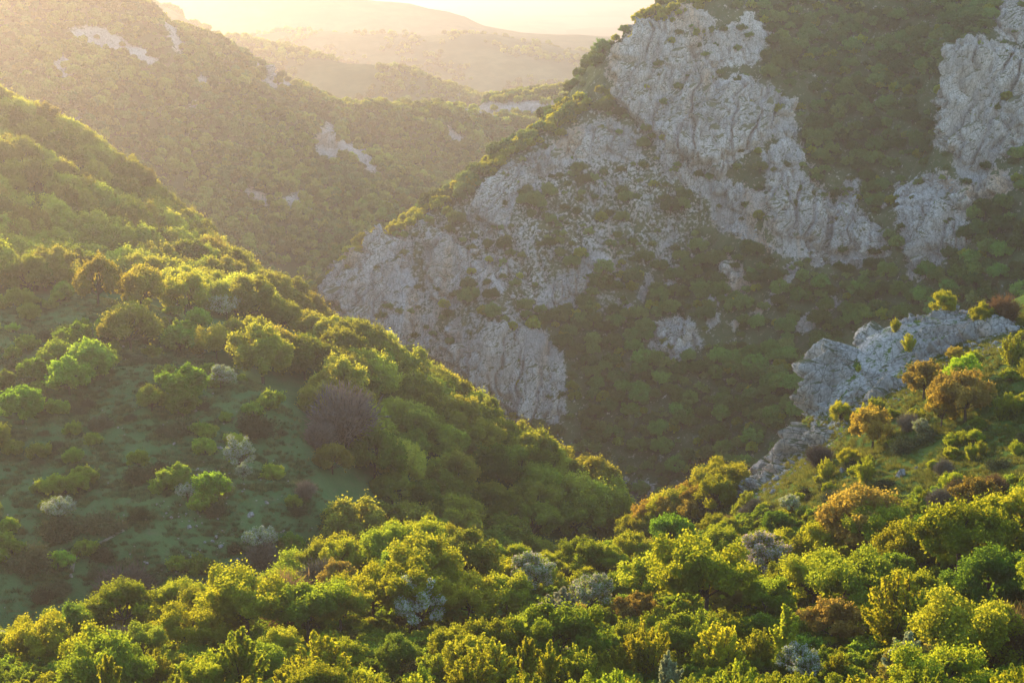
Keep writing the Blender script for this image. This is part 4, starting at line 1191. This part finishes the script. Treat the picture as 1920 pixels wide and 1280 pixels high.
def stuff_plants(name, label, tags, x, y, z, scl, pick, g):
    """one object of many plants too small and too many to set out one by one (geometry nodes)"""
    coll = bpy.data.collections.new(name + '_kinds')
    n = 0; tags_start = []
    for t in tags:
        tags_start.append(n)
        for me, r, h in joined(t):
            o = bpy.data.objects.new('%03d_%s' % (n, t), me); coll.objects.link(o); n += 1
    me = bpy.data.meshes.new(name)
    me.vertices.add(len(x)); me.vertices.foreach_set('co', np.stack([x, y, z], 1).astype(np.float32).ravel())
    add_attr(me, 'scl', scl); add_attr(me, 'turn', g.uniform(0, 6.28, len(x)))
    a = me.attributes.new('pick', 'INT', 'POINT')
    a.data.foreach_set('value', np.array([tags_start[p] + g.integers(0, len(PROTO[tags[p]][0])) for p in pick], np.int32))
    ng = bpy.data.node_groups.new(name, 'GeometryNodeTree')
    ng.interface.new_socket('Geometry', in_out='INPUT', socket_type='NodeSocketGeometry')
    ng.interface.new_socket('Geometry', in_out='OUTPUT', socket_type='NodeSocketGeometry')
    gi = ng.nodes.new('NodeGroupInput'); go = ng.nodes.new('NodeGroupOutput')
    ip = ng.nodes.new('GeometryNodeInstanceOnPoints'); ci = ng.nodes.new('GeometryNodeCollectionInfo')
    ci.inputs['Collection'].default_value = coll
    ci.inputs['Separate Children'].default_value = True; ci.inputs['Reset Children'].default_value = True
    def attr(nm, tp):
        q = ng.nodes.new('GeometryNodeInputNamedAttribute'); q.data_type = tp; q.inputs['Name'].default_value = nm
        return q.outputs['Attribute']
    cx = ng.nodes.new('ShaderNodeCombineXYZ')
    L = ng.links.new
    L(attr('turn', 'FLOAT'), cx.inputs['Z'])
    mp = ng.nodes.new('GeometryNodeMeshToPoints')
    L(gi.outputs[0], mp.inputs['Mesh']); L(mp.outputs[0], ip.inputs['Points'])
    L(ci.outputs[0], ip.inputs['Instance']); ip.inputs['Pick Instance'].default_value = True
    L(attr('pick', 'INT'), ip.inputs['Instance Index']); L(cx.outputs[0], ip.inputs['Rotation']); L(attr('scl', 'FLOAT'), ip.inputs['Scale'])
    L(ip.outputs[0], go.inputs[0])
    o = link(name, me, kind='stuff', label=label)
    md = o.modifiers.new('plants', 'NODES'); md.node_group = ng
    return o

def largest(x, y, z, sc, n=300):
    """order by size in the picture; the first n become single objects"""
    o = np.argsort(-(sc / np.hypot(np.hypot(x, y), z)))
    return o[:n], o[n:]

# --- foreground wood
WOOD = [(-330,1400),(-330,1205),(-80,1185),(60,1165),(160,1135),(300,1120),(440,1110),(560,1060),(640,1010),(760,990),(900,1010),(1000,1055),(1150,1030),(1260,1010),(1400,1010),(1560,985),(1700,975),(1800,950),(2000,930),(2260,900),(2260,1400)]
def d_wood(px, py, x, y):
    s = poly_sd(px, py + 25, WOOD)
    return np.where(s > -10, 0.9, 0.0)
x, y, z, g = scatter('A', (-130, 150, 150, 345), 6.8, d_wood, 5.0, 11)
EDGE = np.array([(-100,1195),(0,1178),(60,1166),(150,1126),(300,1100),(440,1088),(540,1062),(600,1022),(680,974),(815,960),(880,1006),(960,1042),(1100,1018),(1180,1002),(1265,976),(1400,1004),(1560,978),(1650,964),(1750,962),(1800,952),(1920,922)], float)
GEDGE = np.array([(1100,900),(1160,930),(1210,908),(1300,852),(1400,790),(1480,762)], float)
fill = ['maple', 'fresh_dome', 'green_dome', 'spray', 'column', 'ochre', 'bare', 'cream', 'blossom', 'low_shrub']
prob = np.array([.28, .25, .16, .19, .05, .012, .012, .004, .0, .035]); prob /= prob.sum()
WDESC = {'maple': 'spreading maple with clumped crown', 'fresh_dome': 'rounded yellow-green tree', 'green_dome': 'rounded darker green tree', 'spray': 'yellow-green shrub with upright sprays', 'column': 'narrow pointed young tree',
 'ochre': 'budding ochre tree', 'bare': 'grey-brown leafless bush', 'cream': 'cream blossoming tree', 'blossom': 'white blossoming tree', 'low_shrub': 'low leafy shrub'}
def wood_zone(px, y):
    row = 'in the front rows' if y < 212 else 'in the middle of the wood' if y < 252 else 'along the upper wood edge'
    side = 'below the meadow' if px < 430 else 'below the beech ridge' if px < 960 else 'below the gully' if px < 1400 else 'below the grassy hillside'
    return row + ' ' + side
for i in range(len(x)):
    tag = fill[g.choice(len(fill), p=prob)]
    if y[i] < 205 and tag in ('maple', 'fresh_dome', 'green_dome') and g.uniform() < 0.65: tag = 'spray'
    nm, cat = KIND[tag]
    sc = g.choice([0.8, 1.05, 1.3, 1.55], p=[.2, .3, .3, .2]) * g.uniform(0.9, 1.1)
    for _ in range(6):          # the wood edge stays as low as it is
        ppx, ppy, pd_ = proj(x[i], y[i], z[i] + PROTO[tag][0][0][3] * sc)
        if ppy > np.interp(ppx, EDGE[:, 0], EDGE[:, 1]): break
        sc *= 0.86
    if sc < 0.5: continue
    if hides(x[i], y[i], z[i], tag, sc):
        tag = ['spray', 'low_shrub'][g.integers(0, 2)]; sc = g.uniform(0.6, 0.9); nm, cat = KIND[tag]
        if hides(x[i], y[i], z[i], tag, sc): continue
    set_tree(tag, x[i], y[i], z[i] - 0.2, sc, g.uniform(0, 6.28), nm, ('small ' if sc < 0.95 else 'large ' if sc > 1.35 else 'middle-sized ') + (WDESC[tag] + ' ' + wood_zone(float(proj(x[i], y[i], z[i])[0]), y[i])), cat, KIND[tag][1] + 's like a ' + WDESC[tag] + ' ' + wood_zone(float(proj(x[i], y[i], z[i])[0]), y[i]), g.choice([None, None, None, 'gold', 'deep']) if tag not in ('bare', 'cream', 'blossom') else None)
    taken.append((x[i], y[i], 3.0 * sc))
N_WOOD = len(x)
x, y, z, g = scatter('A', (-120, 130, 140, 345), 2.3, d_wood, 1.0, 12, use_taken=False)
pick = np.where(g.uniform(0, 1, len(x)) < 0.25, 0, np.where(g.uniform(0, 1, len(x)) < 0.35, 2, 1))
stuff_plants('undergrowth', 'leafy undergrowth filling the gaps under the foreground trees', ['low_shrub', 'field_shrub', 'juniper'], x, y, z - 0.1, g.uniform(0.35, 0.75, len(x)), pick, g)

def hill_zone(px, py): return 'under the crag' if py < 740 else 'near the low hillside edge' if px < 1560 else 'beside the open grass strip' if py < 880 else 'just above the wood'
def mead_zone(px, py): return 'near the big rounded beech' if py < 690 else 'round the bright green clump' if px < 260 and py < 800 else 'near the white flowering mound' if px > 380 and py < 910 else 'on stony ground by the meadow tip' if px > 300 else 'by the footpath' if py > 950 else 'in the thick scrub of the meadow middle'
def zlab(t, sc, zone, x, y, z):
    a, b, c = proj(x, y, z)
    return ('' if sc is None else 'small ' if sc < 0.7 else 'full-grown ') + t.split(' on the ')[0] + ' ' + zone(float(a), float(b)) + ' of the ' + t.split(' ')[-1]
# --- grassy hillside on the right
GR = [(1180,1010),(1240,940),(1400,860),(1500,800),(1600,760),(1720,700),(1960,560),(2260,480),(2260,930),(1960,960),(1700,960),(1500,1000),(1300,1030)]
def d_gr(px, py, x, y):
    clump = fbm(x / 14, y / 10, 4.4, 3)
    return np.where((poly_sd(px, py, GR) > 0) & (cliff_mask('A', px, py - 12, 0) < -12), np.where(clump > 0.05, 0.62, 0.10), 0)
x, y, z, g = scatter('A', (5, 190, 250, 450), 4.2, d_gr, 2.0, 13)
GRL = {'juniper': 'dark juniper bush on the sunlit grassy hillside', 'ochre': 'budding ochre tree on the sunlit grassy hillside', 'low_shrub': 'low yellow-green shrub on the sunlit grassy hillside', 'rust': 'russet leafless bush on the sunlit grassy hillside', 'spray': 'upright yellow-green shrub on the sunlit grassy hillside', 'bare': 'grey leafless bush on the sunlit grassy hillside'}
for i in range(len(x)):
    tag = ['juniper', 'ochre', 'low_shrub', 'rust', 'spray', 'bare'][g.choice(6, p=[.26, .10, .30, .09, .20, .05])]
    nm, cat = KIND[tag]
    if hides(x[i], y[i], z[i], tag, 0.8): continue
    sc = g.uniform(0.45, 0.95) if tag in ('ochre', 'spray', 'bare') else g.uniform(0.55, 1.1)
    set_tree(tag, x[i], y[i], z[i] - 0.1, sc, g.uniform(0, 6.28), nm, zlab(GRL[tag], sc, hill_zone, x[i], y[i], z[i]), cat, zlab(GRL[tag], None, hill_zone, x[i], y[i], z[i]) + ' (several)')
# gully wood between the hillside and the gorge
GUL = [(1120,975),(1160,950),(1230,925),(1300,890),(1380,838),(1450,805),(1480,790),(1470,830),(1400,900),(1330,960),(1200,1010),(1120,1000)]
x, y, z, g = scatter('A', (0, 110, 310, 440), 3.9, lambda px, py, x, y: np.where((poly_sd(px, py, GUL) > -12) & (cliff_mask('A', px, py - 4, 0) < -3), 0.95, 0), 5.0, 14)
for i in range(len(x)):
    tag = ['ochre', 'fresh_dome', 'beech', 'rust'][g.choice(4, p=[.35, .3, .25, .1])]
    nm, cat = KIND[tag]
    sc = g.uniform(0.8, 1.2) * (0.6 if tag == 'beech' else 1.0)
    for _ in range(6):
        ppx, ppy, pd_ = proj(x[i], y[i], z[i] + PROTO[tag][0][0][3] * sc)
        if ppy > np.interp(ppx, GEDGE[:, 0], GEDGE[:, 1]): break
        sc *= 0.86
    set_tree(tag, x[i], y[i], z[i] - 0.2, sc, g.uniform(0, 6.28), nm, 'golden %s in the narrow gully below the crag' % ({'ochre': 'budding tree', 'fresh_dome': 'rounded leafy tree', 'beech': 'young beech', 'rust': 'russet bush'}[tag]), cat, '%s in the gully below the crag' % ({'ochre': 'budding trees', 'fresh_dome': 'leafy trees', 'beech': 'young beeches', 'rust': 'russet bushes'}[tag]), 'gold')

# --- wooded meadow hill
MEAD = [(-330,545),(60,560),(200,555),(310,560),(370,640),(420,690),(500,730),(560,790),(580,870),(600,930),(660,960),(690,990),(640,1040),(560,1080),(400,1130),(-330,1210)]
def d_beech(px, py, x, y):
    return np.where((poly_sd(px, py, MEAD) < -6) & (py < 1090), 0.96, 0)
x, y, z, g = scatter('B', (-330, 70, 330, 800), 9.4, d_beech, 8.0, 15)
sc = g.uniform(0.76, 1.10, len(x))
big, rest = largest(x, y, z, sc, 300)
for i in big:
    if hides(x[i], y[i], z[i], 'beech', sc[i]): continue
    bx, by, bd = proj(x[i], y[i], z[i])
    zone = ('on the high ridge behind the meadow' if by < 470 else 'around the golden hedge above the meadow' if bx < 480 else 'along the ridge line above the gorge' if by < 640 else 'in the wood bordering the meadow' if bx < 760 else 'on the dark flank above the foreground wood' if by > 820 else 'on the crest falling towards the gully')
    tn = [None, None, 'olive', 'deep', 'pale'][g.integers(0, 5)]
    word = {None: 'green', 'olive': 'olive', 'deep': 'dark green', 'pale': 'pale green'}[tn]
    set_tree('beech', x[i], y[i], z[i] - 0.3, sc[i], g.uniform(0, 6.28), 'beech_tree', ('broad ' if sc[i] > 0.95 else 'smaller ') + word + ' beech tree ' + zone, 'tree', word + ' beech trees ' + zone, tn)
if len(rest):
    stuff_plants('ridge_wood', 'more distant beech wood on the upper ridge of the meadow hill', ['beech'], x[rest], y[rest], z[rest] - 0.3, sc[rest], np.zeros(len(rest), int), g)
print('WOOD', N_WOOD, 'BEECH', len(x))
def d_mead(px, py, x, y):
    c = fbm(x / 16, y / 14, 7.7, 3)
    left = sstep(520, 150, px)
    return np.where(poly_sd(px, py, MEAD) > 4, np.where(c > 0.0, 0.22 + 0.34 * left, 0.03 + 0.09 * left), 0)
x, y, z, g = scatter('B', (-165, 0, 290, 480), 4.6, d_mead, 1.5, 16)
MDL = {'juniper': 'dark spreading juniper bush on the shaded meadow', 'field_shrub': 'low green shrub on the shaded meadow', 'field_tree': 'small rounded green tree on the shaded meadow', 'bare': 'grey leafless bush on the shaded meadow'}
for i in range(len(x)):
    tag = ['juniper', 'field_shrub', 'field_tree', 'bare'][g.choice(4, p=[.28, .52, .16, .04])]
    nm, cat = KIND[tag]
    if hides(x[i], y[i], z[i], tag, 0.9): continue
    sc = g.uniform(0.6, 1.25) if tag in ('juniper', 'field_shrub') else g.uniform(0.45, 0.8)
    set_tree(tag, x[i], y[i], z[i] - 0.1, sc, g.uniform(0, 6.28), nm, zlab(MDL[tag], sc, mead_zone, x[i], y[i], z[i]), cat, zlab(MDL[tag], None, mead_zone, x[i], y[i], z[i]) + ' (several)', None)

# --- rocky mountain
X_, Y_, RK = C_RK
def rk_at(x, y):
    i = np.clip(((x - X_[0, 0]) / (X_[0, 1] - X_[0, 0])).astype(int), 0, X_.shape[1] - 1)
    j = np.clip(((y - Y_[0, 0]) / (Y_[1, 0] - Y_[0, 0])).astype(int), 0, X_.shape[0] - 1)
    return RK[j, i]
def d_mount(px, py, x, y):
    d = 0.30 + 0.6 * sstep(-0.1, 0.4, fbm(x / 13, y / 13, 5.5, 3))
    for pl in DENSE: d = np.maximum(d, 0.97 * sstep(-15, 20, poly_sd(px, py, pl)))
    r = rk_at(x, y)
    wet = fbm(x / 9, y / 9, 6.1, 3)
    d = np.where(r > 0.6, np.where(wet > 0.08, 0.5, 0.05), np.where(r > 0.52, d * 0.5, d))
    crest = (px > 600) & (px < 1180)
    return d
x, y, z, g = scatter('C', (-130, 260, 660, 960), 4.9, d_mount, 3.0, 17, use_taken=False)
r = rk_at(x, y)
small = (g.uniform(0, 1, len(x)) < 0.42) | (r > 0.5)
sc = np.where(small, g.uniform(0.55, 1.15, len(x)), g.uniform(0.6, 1.25, len(x)))
hs = np.where(small, 2.6, 4.0) * sc
big, rest = largest(x, y, z, hs, 300)
JT = {t: joined(t) for t in ('mount_tree', 'mount_shrub')}
for i in big:
    tag = 'mount_shrub' if small[i] else 'mount_tree'
    me = JT[tag][g.integers(0, len(JT[tag]))][0]
    nm, cat = KIND[tag]
    mx, my, md = proj(x[i], y[i], z[i])
    zone = ('on the gorge floor by the gully mouth' if my > 820 else 'on the wooded slope behind the crag' if mx > 1480 and my > 480 else 'in the green gully left of the bright tower' if mx > 1480 and mx < 1700 else 'under the foot of the bright tower' if mx > 1480 and my > 300 else 'next to the upper part of the bright tower' if mx > 1480 else 'around the large buttress of the spur' if mx < 1080 else 'in the gorge wood below the streaked bluff' if my > 660 else 'just under the pale slanting rib' if my < 480 else 'around the smooth limestone shield' if mx < 1230 else 'beside the pale rubble slope of the middle face')
    lab = ('bigger ' if sc[i] > 0.9 else 'smaller ') + ('round dull green tree ' if tag == 'mount_tree' else 'low dull green shrub ') + zone
    o = link(nm, me, label=lab, category=cat, group=('trees ' if tag == 'mount_tree' else 'shrubs ') + zone)
    o.color = (1.0, 1.2, 0.9, 1) if 'gorge' in zone or 'crag' in zone else (1, 1, 1, 1)
    o.location = (x[i], y[i], z[i] - 0.2); o.scale = (sc[i],) * 3; o.rotation_euler = (0, 0, g.uniform(0, 6.28))
CREST = [(600,540),(640,490),(700,428),(780,382),(850,335),(950,270),(1050,208),(1100,180),(1150,150),(1160,185),(1110,215),(1050,250),(960,305),(860,375),(790,415),(710,455),(650,520)]
CB = [(1150,100),(1200,40),(1290,-5),(1340,0),(1300,30),(1210,62),(1160,110)]
cx, cy, cz, cg = scatter('C', (-130, 130, 760, 960), 4.6, lambda px, py, x, y: np.where((poly_sd(px, py, CREST) > 0) | (poly_sd(px, py, CB) > 0), 0.8, 0), 3.0, 19, use_taken=False)
JT['crest_tree'] = joined('crest_tree')
for i in range(len(cx)):
    me = JT['crest_tree'][cg.integers(0, 3)][0]
    px_, py_, d_ = proj(cx[i], cy[i], cz[i])
    zone = 'at the low tip of the spur crest' if px_ < 760 else 'half way up the spur crest' if px_ < 960 else 'at the head of the spur crest below the tall cliff' if px_ < 1150 else 'on the brink above the tall cliff'
    o = link('crest_tree', me, label='small sunlit yellow-green tree ' + zone, category='tree', group='sunlit trees ' + zone)
    o.location = (cx[i], cy[i], cz[i] - 0.2); o.scale = (cg.uniform(0.6, 1.2),) * 3; o.rotation_euler = (0, 0, cg.uniform(0, 6.28))
    o.color = (1.1, 1.0, 0.9, 1)  # warm tint adds the low sun's gold to the leaf colour
stuff_plants('mountain_scrub', 'dull green scrub and small trees scattered over the rocky mountain', ['mount_tree', 'mount_shrub', 'crest_tree'], x[rest], y[rest], z[rest] - 0.2, sc[rest], np.where(g.uniform(0, 1, len(rest)) < 0.10, 2, small[rest].astype(int)), g)
print('MOUNT', len(x))

# --- hazy ridge
def d_ridge(px, py, x, y):
    c = fbm(x / 40, y / 60, 2.9, 3)
    return np.where(cliff_mask('D', px, py - 4, 0) > -1, 0.12, 0.96 * sstep(-0.85, -0.5, c))
x, y, z, g = scatter('D', (-480, 260, 930, 1800), 5.2, d_ridge, 5.0, 18, use_taken=False)
stuff_plants('ridge_forest', 'hazy far-off forest covering the ridge behind the gorge', ['ridge_tree', 'ridge_dark'], x, y, z - 0.4, g.uniform(0.55, 1.15, len(x)) * (1 + 0.35 * np.clip(fbm(x / 25, y / 25, 6.6, 2), -1, 1)), (fbm(x / 45, y / 60, 8.8, 3) + 0.5 * g.normal(size=len(x)) * 0.5 > 0.12).astype(int), g)
print('RIDGE', len(x))

# --- turf: tufts of grass and loose stones too many to count
def tuft_mesh(n, r, hh, seed):
    g = np.random.default_rng(seed)
    c = g.normal(size=(n, 2)) * r; az = g.uniform(0, 6.28, n); h = hh * g.uniform(0.5, 1.2, n); w = 0.05
    d = np.stack([np.cos(az), np.sin(az)], 1)
    z0 = np.zeros(n)
    A = np.column_stack([c + d * w, z0 - 0.1]); B = np.column_stack([c - d * w, z0 - 0.1])
    T = np.column_stack([c * 1.5 + g.normal(size=(n, 2)) * 0.15, h])
    return np.stack([A, B, T], 1).reshape(-1, 3), np.arange(3 * n).reshape(n, 3)
PROTO['tuft'] = ([], 'fresh')
ML['grass'] = mat_leaf('grass_blades', (0.070, 0.105, 0.020), (0.22, 0.22, 0.03), 0.4, 0.4, 0.02)
for k in range(3):
    V, F = tuft_mesh(70, 0.30, 0.45, 70 + k)
    F4 = np.concatenate([F, F[:, 2:3]], 1)
    PROTO['tuft'][0].append((None, None, 0.5, 0.5, V, F, np.zeros((3, 3)), np.array([[0, 1, 2]])))
PROTO['tuft'] = (PROTO['tuft'][0], 'grass')
x, y, z, g = scatter('A', (5, 200, 250, 450), 0.75, lambda px, py, x, y: np.where(poly_sd(px, py, GR) > -8, 0.25 + 0.6 * sstep(-0.1, 0.3, fbm(x / 5, y / 3.5, 1.9, 3)), 0), 0.4, 31, use_taken=False)
stuff_plants('grass', 'rough tufted grass of the sunlit hillside', ['tuft'], x, y, z, g.uniform(0.6, 1.5, len(x)), np.zeros(len(x), int), g)
print('TUFT', len(x))

x, y, z, g = scatter('B', (-165, 0, 290, 480), 0.95, lambda px, py, x, y: np.where(poly_sd(px, py, MEAD) > 0, 0.25 + 0.6 * sstep(-0.1, 0.35, fbm(x / 6, y / 6, 1.9, 3)), 0), 0.4, 32, use_taken=False)
ML['meadow_grass'] = mat_leaf('meadow_grass_blades', (0.075, 0.112, 0.040), (0.12, 0.14, 0.04), 0.3, 0.45, 0.02)
PROTO['meadow_tuft'] = (PROTO['tuft'][0], 'meadow_grass')
stuff_plants('meadow_grass', 'rough grass tufts of the shaded meadow', ['meadow_tuft'], x, y, z, g.uniform(0.6, 1.6, len(x)), np.zeros(len(x), int), g)
def pebble_mesh(seed):
    g = np.random.default_rng(seed)
    P = unit(g.normal(size=(26, 3))); 
    import bmesh
    bm = bmesh.new()
    for q in P * np.array([1, 0.8, 0.65]) * g.uniform(0.75, 1.1, (26, 1)): bm.verts.new(q)
    r = bmesh.ops.convex_hull(bm, input=bm.verts[:])
    bm.verts.index_update()
    V = np.array([v.co[:] for v in bm.verts]); F = np.array([[v.index for v in f.verts][:3] for f in bm.faces]); bm.free()
    return V, np.concatenate([F, F[:, 2:3]], 1)
ML['stone'] = M_STONE
PROTO['stone'] = ([], 'stone')
for k in range(4):
    V, F = pebble_mesh(90 + k)
    PROTO['stone'][0].append((None, None, 1, 1, V, F, np.zeros((3, 3)), np.array([[0, 1, 2, 2]])))
STONY = [([(290,905),(420,870),(450,930),(390,985),(300,990)], 0.5), ([(420,950),(525,930),(540,1010),(480,1060),(350,1070),(330,1000)], 0.7), ([(270,1050),(330,1040),(350,1130),(270,1130)], 0.5), ([(340,1040),(560,1040),(560,1110),(340,1120)], 0.22), ([(440,955),(495,950),(500,975),(450,985)], 1.0)]
def d_stone(px, py, x, y):
    d = np.where(poly_sd(px, py, MEAD) > 0, 0.012, 0)
    for pl, w in STONY: d = np.maximum(d, w * 0.75 * sstep(-10, 15, poly_sd(px, py, pl)) * sstep(-0.1, 0.5, fbm(x / 4, y / 4, 3.3, 3) + 0.1))
    return d
x, y, z, g = scatter('B', (-165, 0, 290, 480), 0.75, d_stone, 0.2, 33, use_taken=False)
stuff_plants('stones', 'small white stones strewn over the shaded meadow', ['stone'], x, y, z + 0.25, g.lognormal(-1.75, 0.45, len(x)), np.zeros(len(x), int), g)
def d_scree(px, py, x, y):
    d = np.zeros_like(px)
    for pl in SCREE: d = np.maximum(d, 0.55 * sstep(-6, 4, poly_sd(px, py, pl)))
    return np.maximum(d, 0.05 * (poly_sd(px, py, SPUR) > 0))
x, y, z, g = scatter('C', (-130, 260, 660, 960), 1.25, d_scree, 0.2, 34, use_taken=False)
stuff_plants('rubble', 'limestone rubble in chutes and on open ground of the rocky mountain', ['stone'], x, y, z + 0.3, g.lognormal(-0.75, 0.5, len(x)), np.zeros(len(x), int), g)
W = hit(SHB, [a for a, b in PATH_PX], [b for a, b in PATH_PX], RANGE['B'])
tt = np.linspace(0, len(W) - 1, 60); c = np.stack([np.interp(tt, np.arange(len(W)), W[:, k]) for k in range(2)], 1)
dn = np.gradient(c, axis=0); dn /= np.linalg.norm(dn, axis=1)[:, None]; nn = np.stack([-dn[:, 1], dn[:, 0]], 1)
wd = 0.42 + 0.14 * noise3(tt * 0.9, 0.3, 0.1)
V = []
for sgn in (-1, -0.4, 0.4, 1):
    q = c + nn * (wd * sgn)[:, None]
    V.append(np.column_stack([q, SHB.h(q[:, 0], q[:, 1]) + 0.25 * fbm(q[:, 0] / 4, q[:, 1] / 4, SHB.h(q[:, 0], q[:, 1]) / 4, 4, 0.55) + 0.4 * fbm(q[:, 0] / 9, q[:, 1] / 9, 2.2, 3) + (0.12 if abs(sgn) < 1 else 0.02)]))
V = np.stack(V, 1).reshape(-1, 3)
link('footpath', build_mesh('footpath', V, grid_faces(4, 60), mat_ground('bare_earth', (0.22, 0.19, 0.14), (0.30, 0.27, 0.21), (0.16, 0.14, 0.09), False), True), kind='structure')

def far_trees(name, label, ob_name, spacing, seed, thr):
    ob = bpy.data.objects[ob_name]; n = len(ob.data.vertices)
    co = np.empty(n * 3, np.float32); ob.data.vertices.foreach_get('co', co); co = co.reshape(-1, 3).astype(float)
    f = ob.data.polygons; vi = np.empty(len(f) * 4, np.int32); ob.data.polygons.foreach_get('vertices', vi); vi = vi.reshape(-1, 4)
    g = np.random.default_rng(seed)
    A, B, C_, D_ = (co[vi[:, k]] for k in range(4))
    k = max(1, int((np.linalg.norm(B[0] - A[0]) / spacing)**2))
    P = []
    for q in range(k):
        u, v = g.uniform(0, 1, (2, len(vi), 1))
        P.append((A * (1 - u) + B * u) * (1 - v) + (D_ * (1 - u) + C_ * u) * v)
    P = np.concatenate(P)
    px, py, d = proj(P[:, 0], P[:, 1], P[:, 2])
    m = (px > 150) & (px < 1250) & (py > -30) & (py < 260) & (fbm(P[:, 0] / 120, P[:, 1] / 120, 3.1, 3) > thr)
    P = P[m]
    if len(P) > 9000: P = P[g.choice(len(P), 9000, replace=False)]
    stuff_plants(name, label, ['ridge_tree'], P[:, 0], P[:, 1], P[:, 2] - 0.5, g.uniform(0.7, 1.5, len(P)), np.zeros(len(P), int), g)
far_trees('far_woodland', 'scattered woodland on the nearest of the hazy far hills', 'near_hills', 9.0, 51, -0.1)
far_trees('distant_woodland', 'faint woodland on the hazy hills beyond', 'middle_hills', 14.0, 52, 0.05)

x, y, z, g = scatter('A', (0, 190, 330, 460), 0.9, lambda px, py, x, y: np.where((cliff_mask('A', px, py - 6, 0) > -16) & (cliff_mask('A', px, py, 0) < 4), 0.4, 0), 0.2, 35, use_taken=False)
stuff_plants('fallen_rubble', 'broken stones lying at the foot of the grey crag', ['stone'], x, y, z + 0.15, g.lognormal(-1.2, 0.6, len(x)), np.zeros(len(x), int), g)
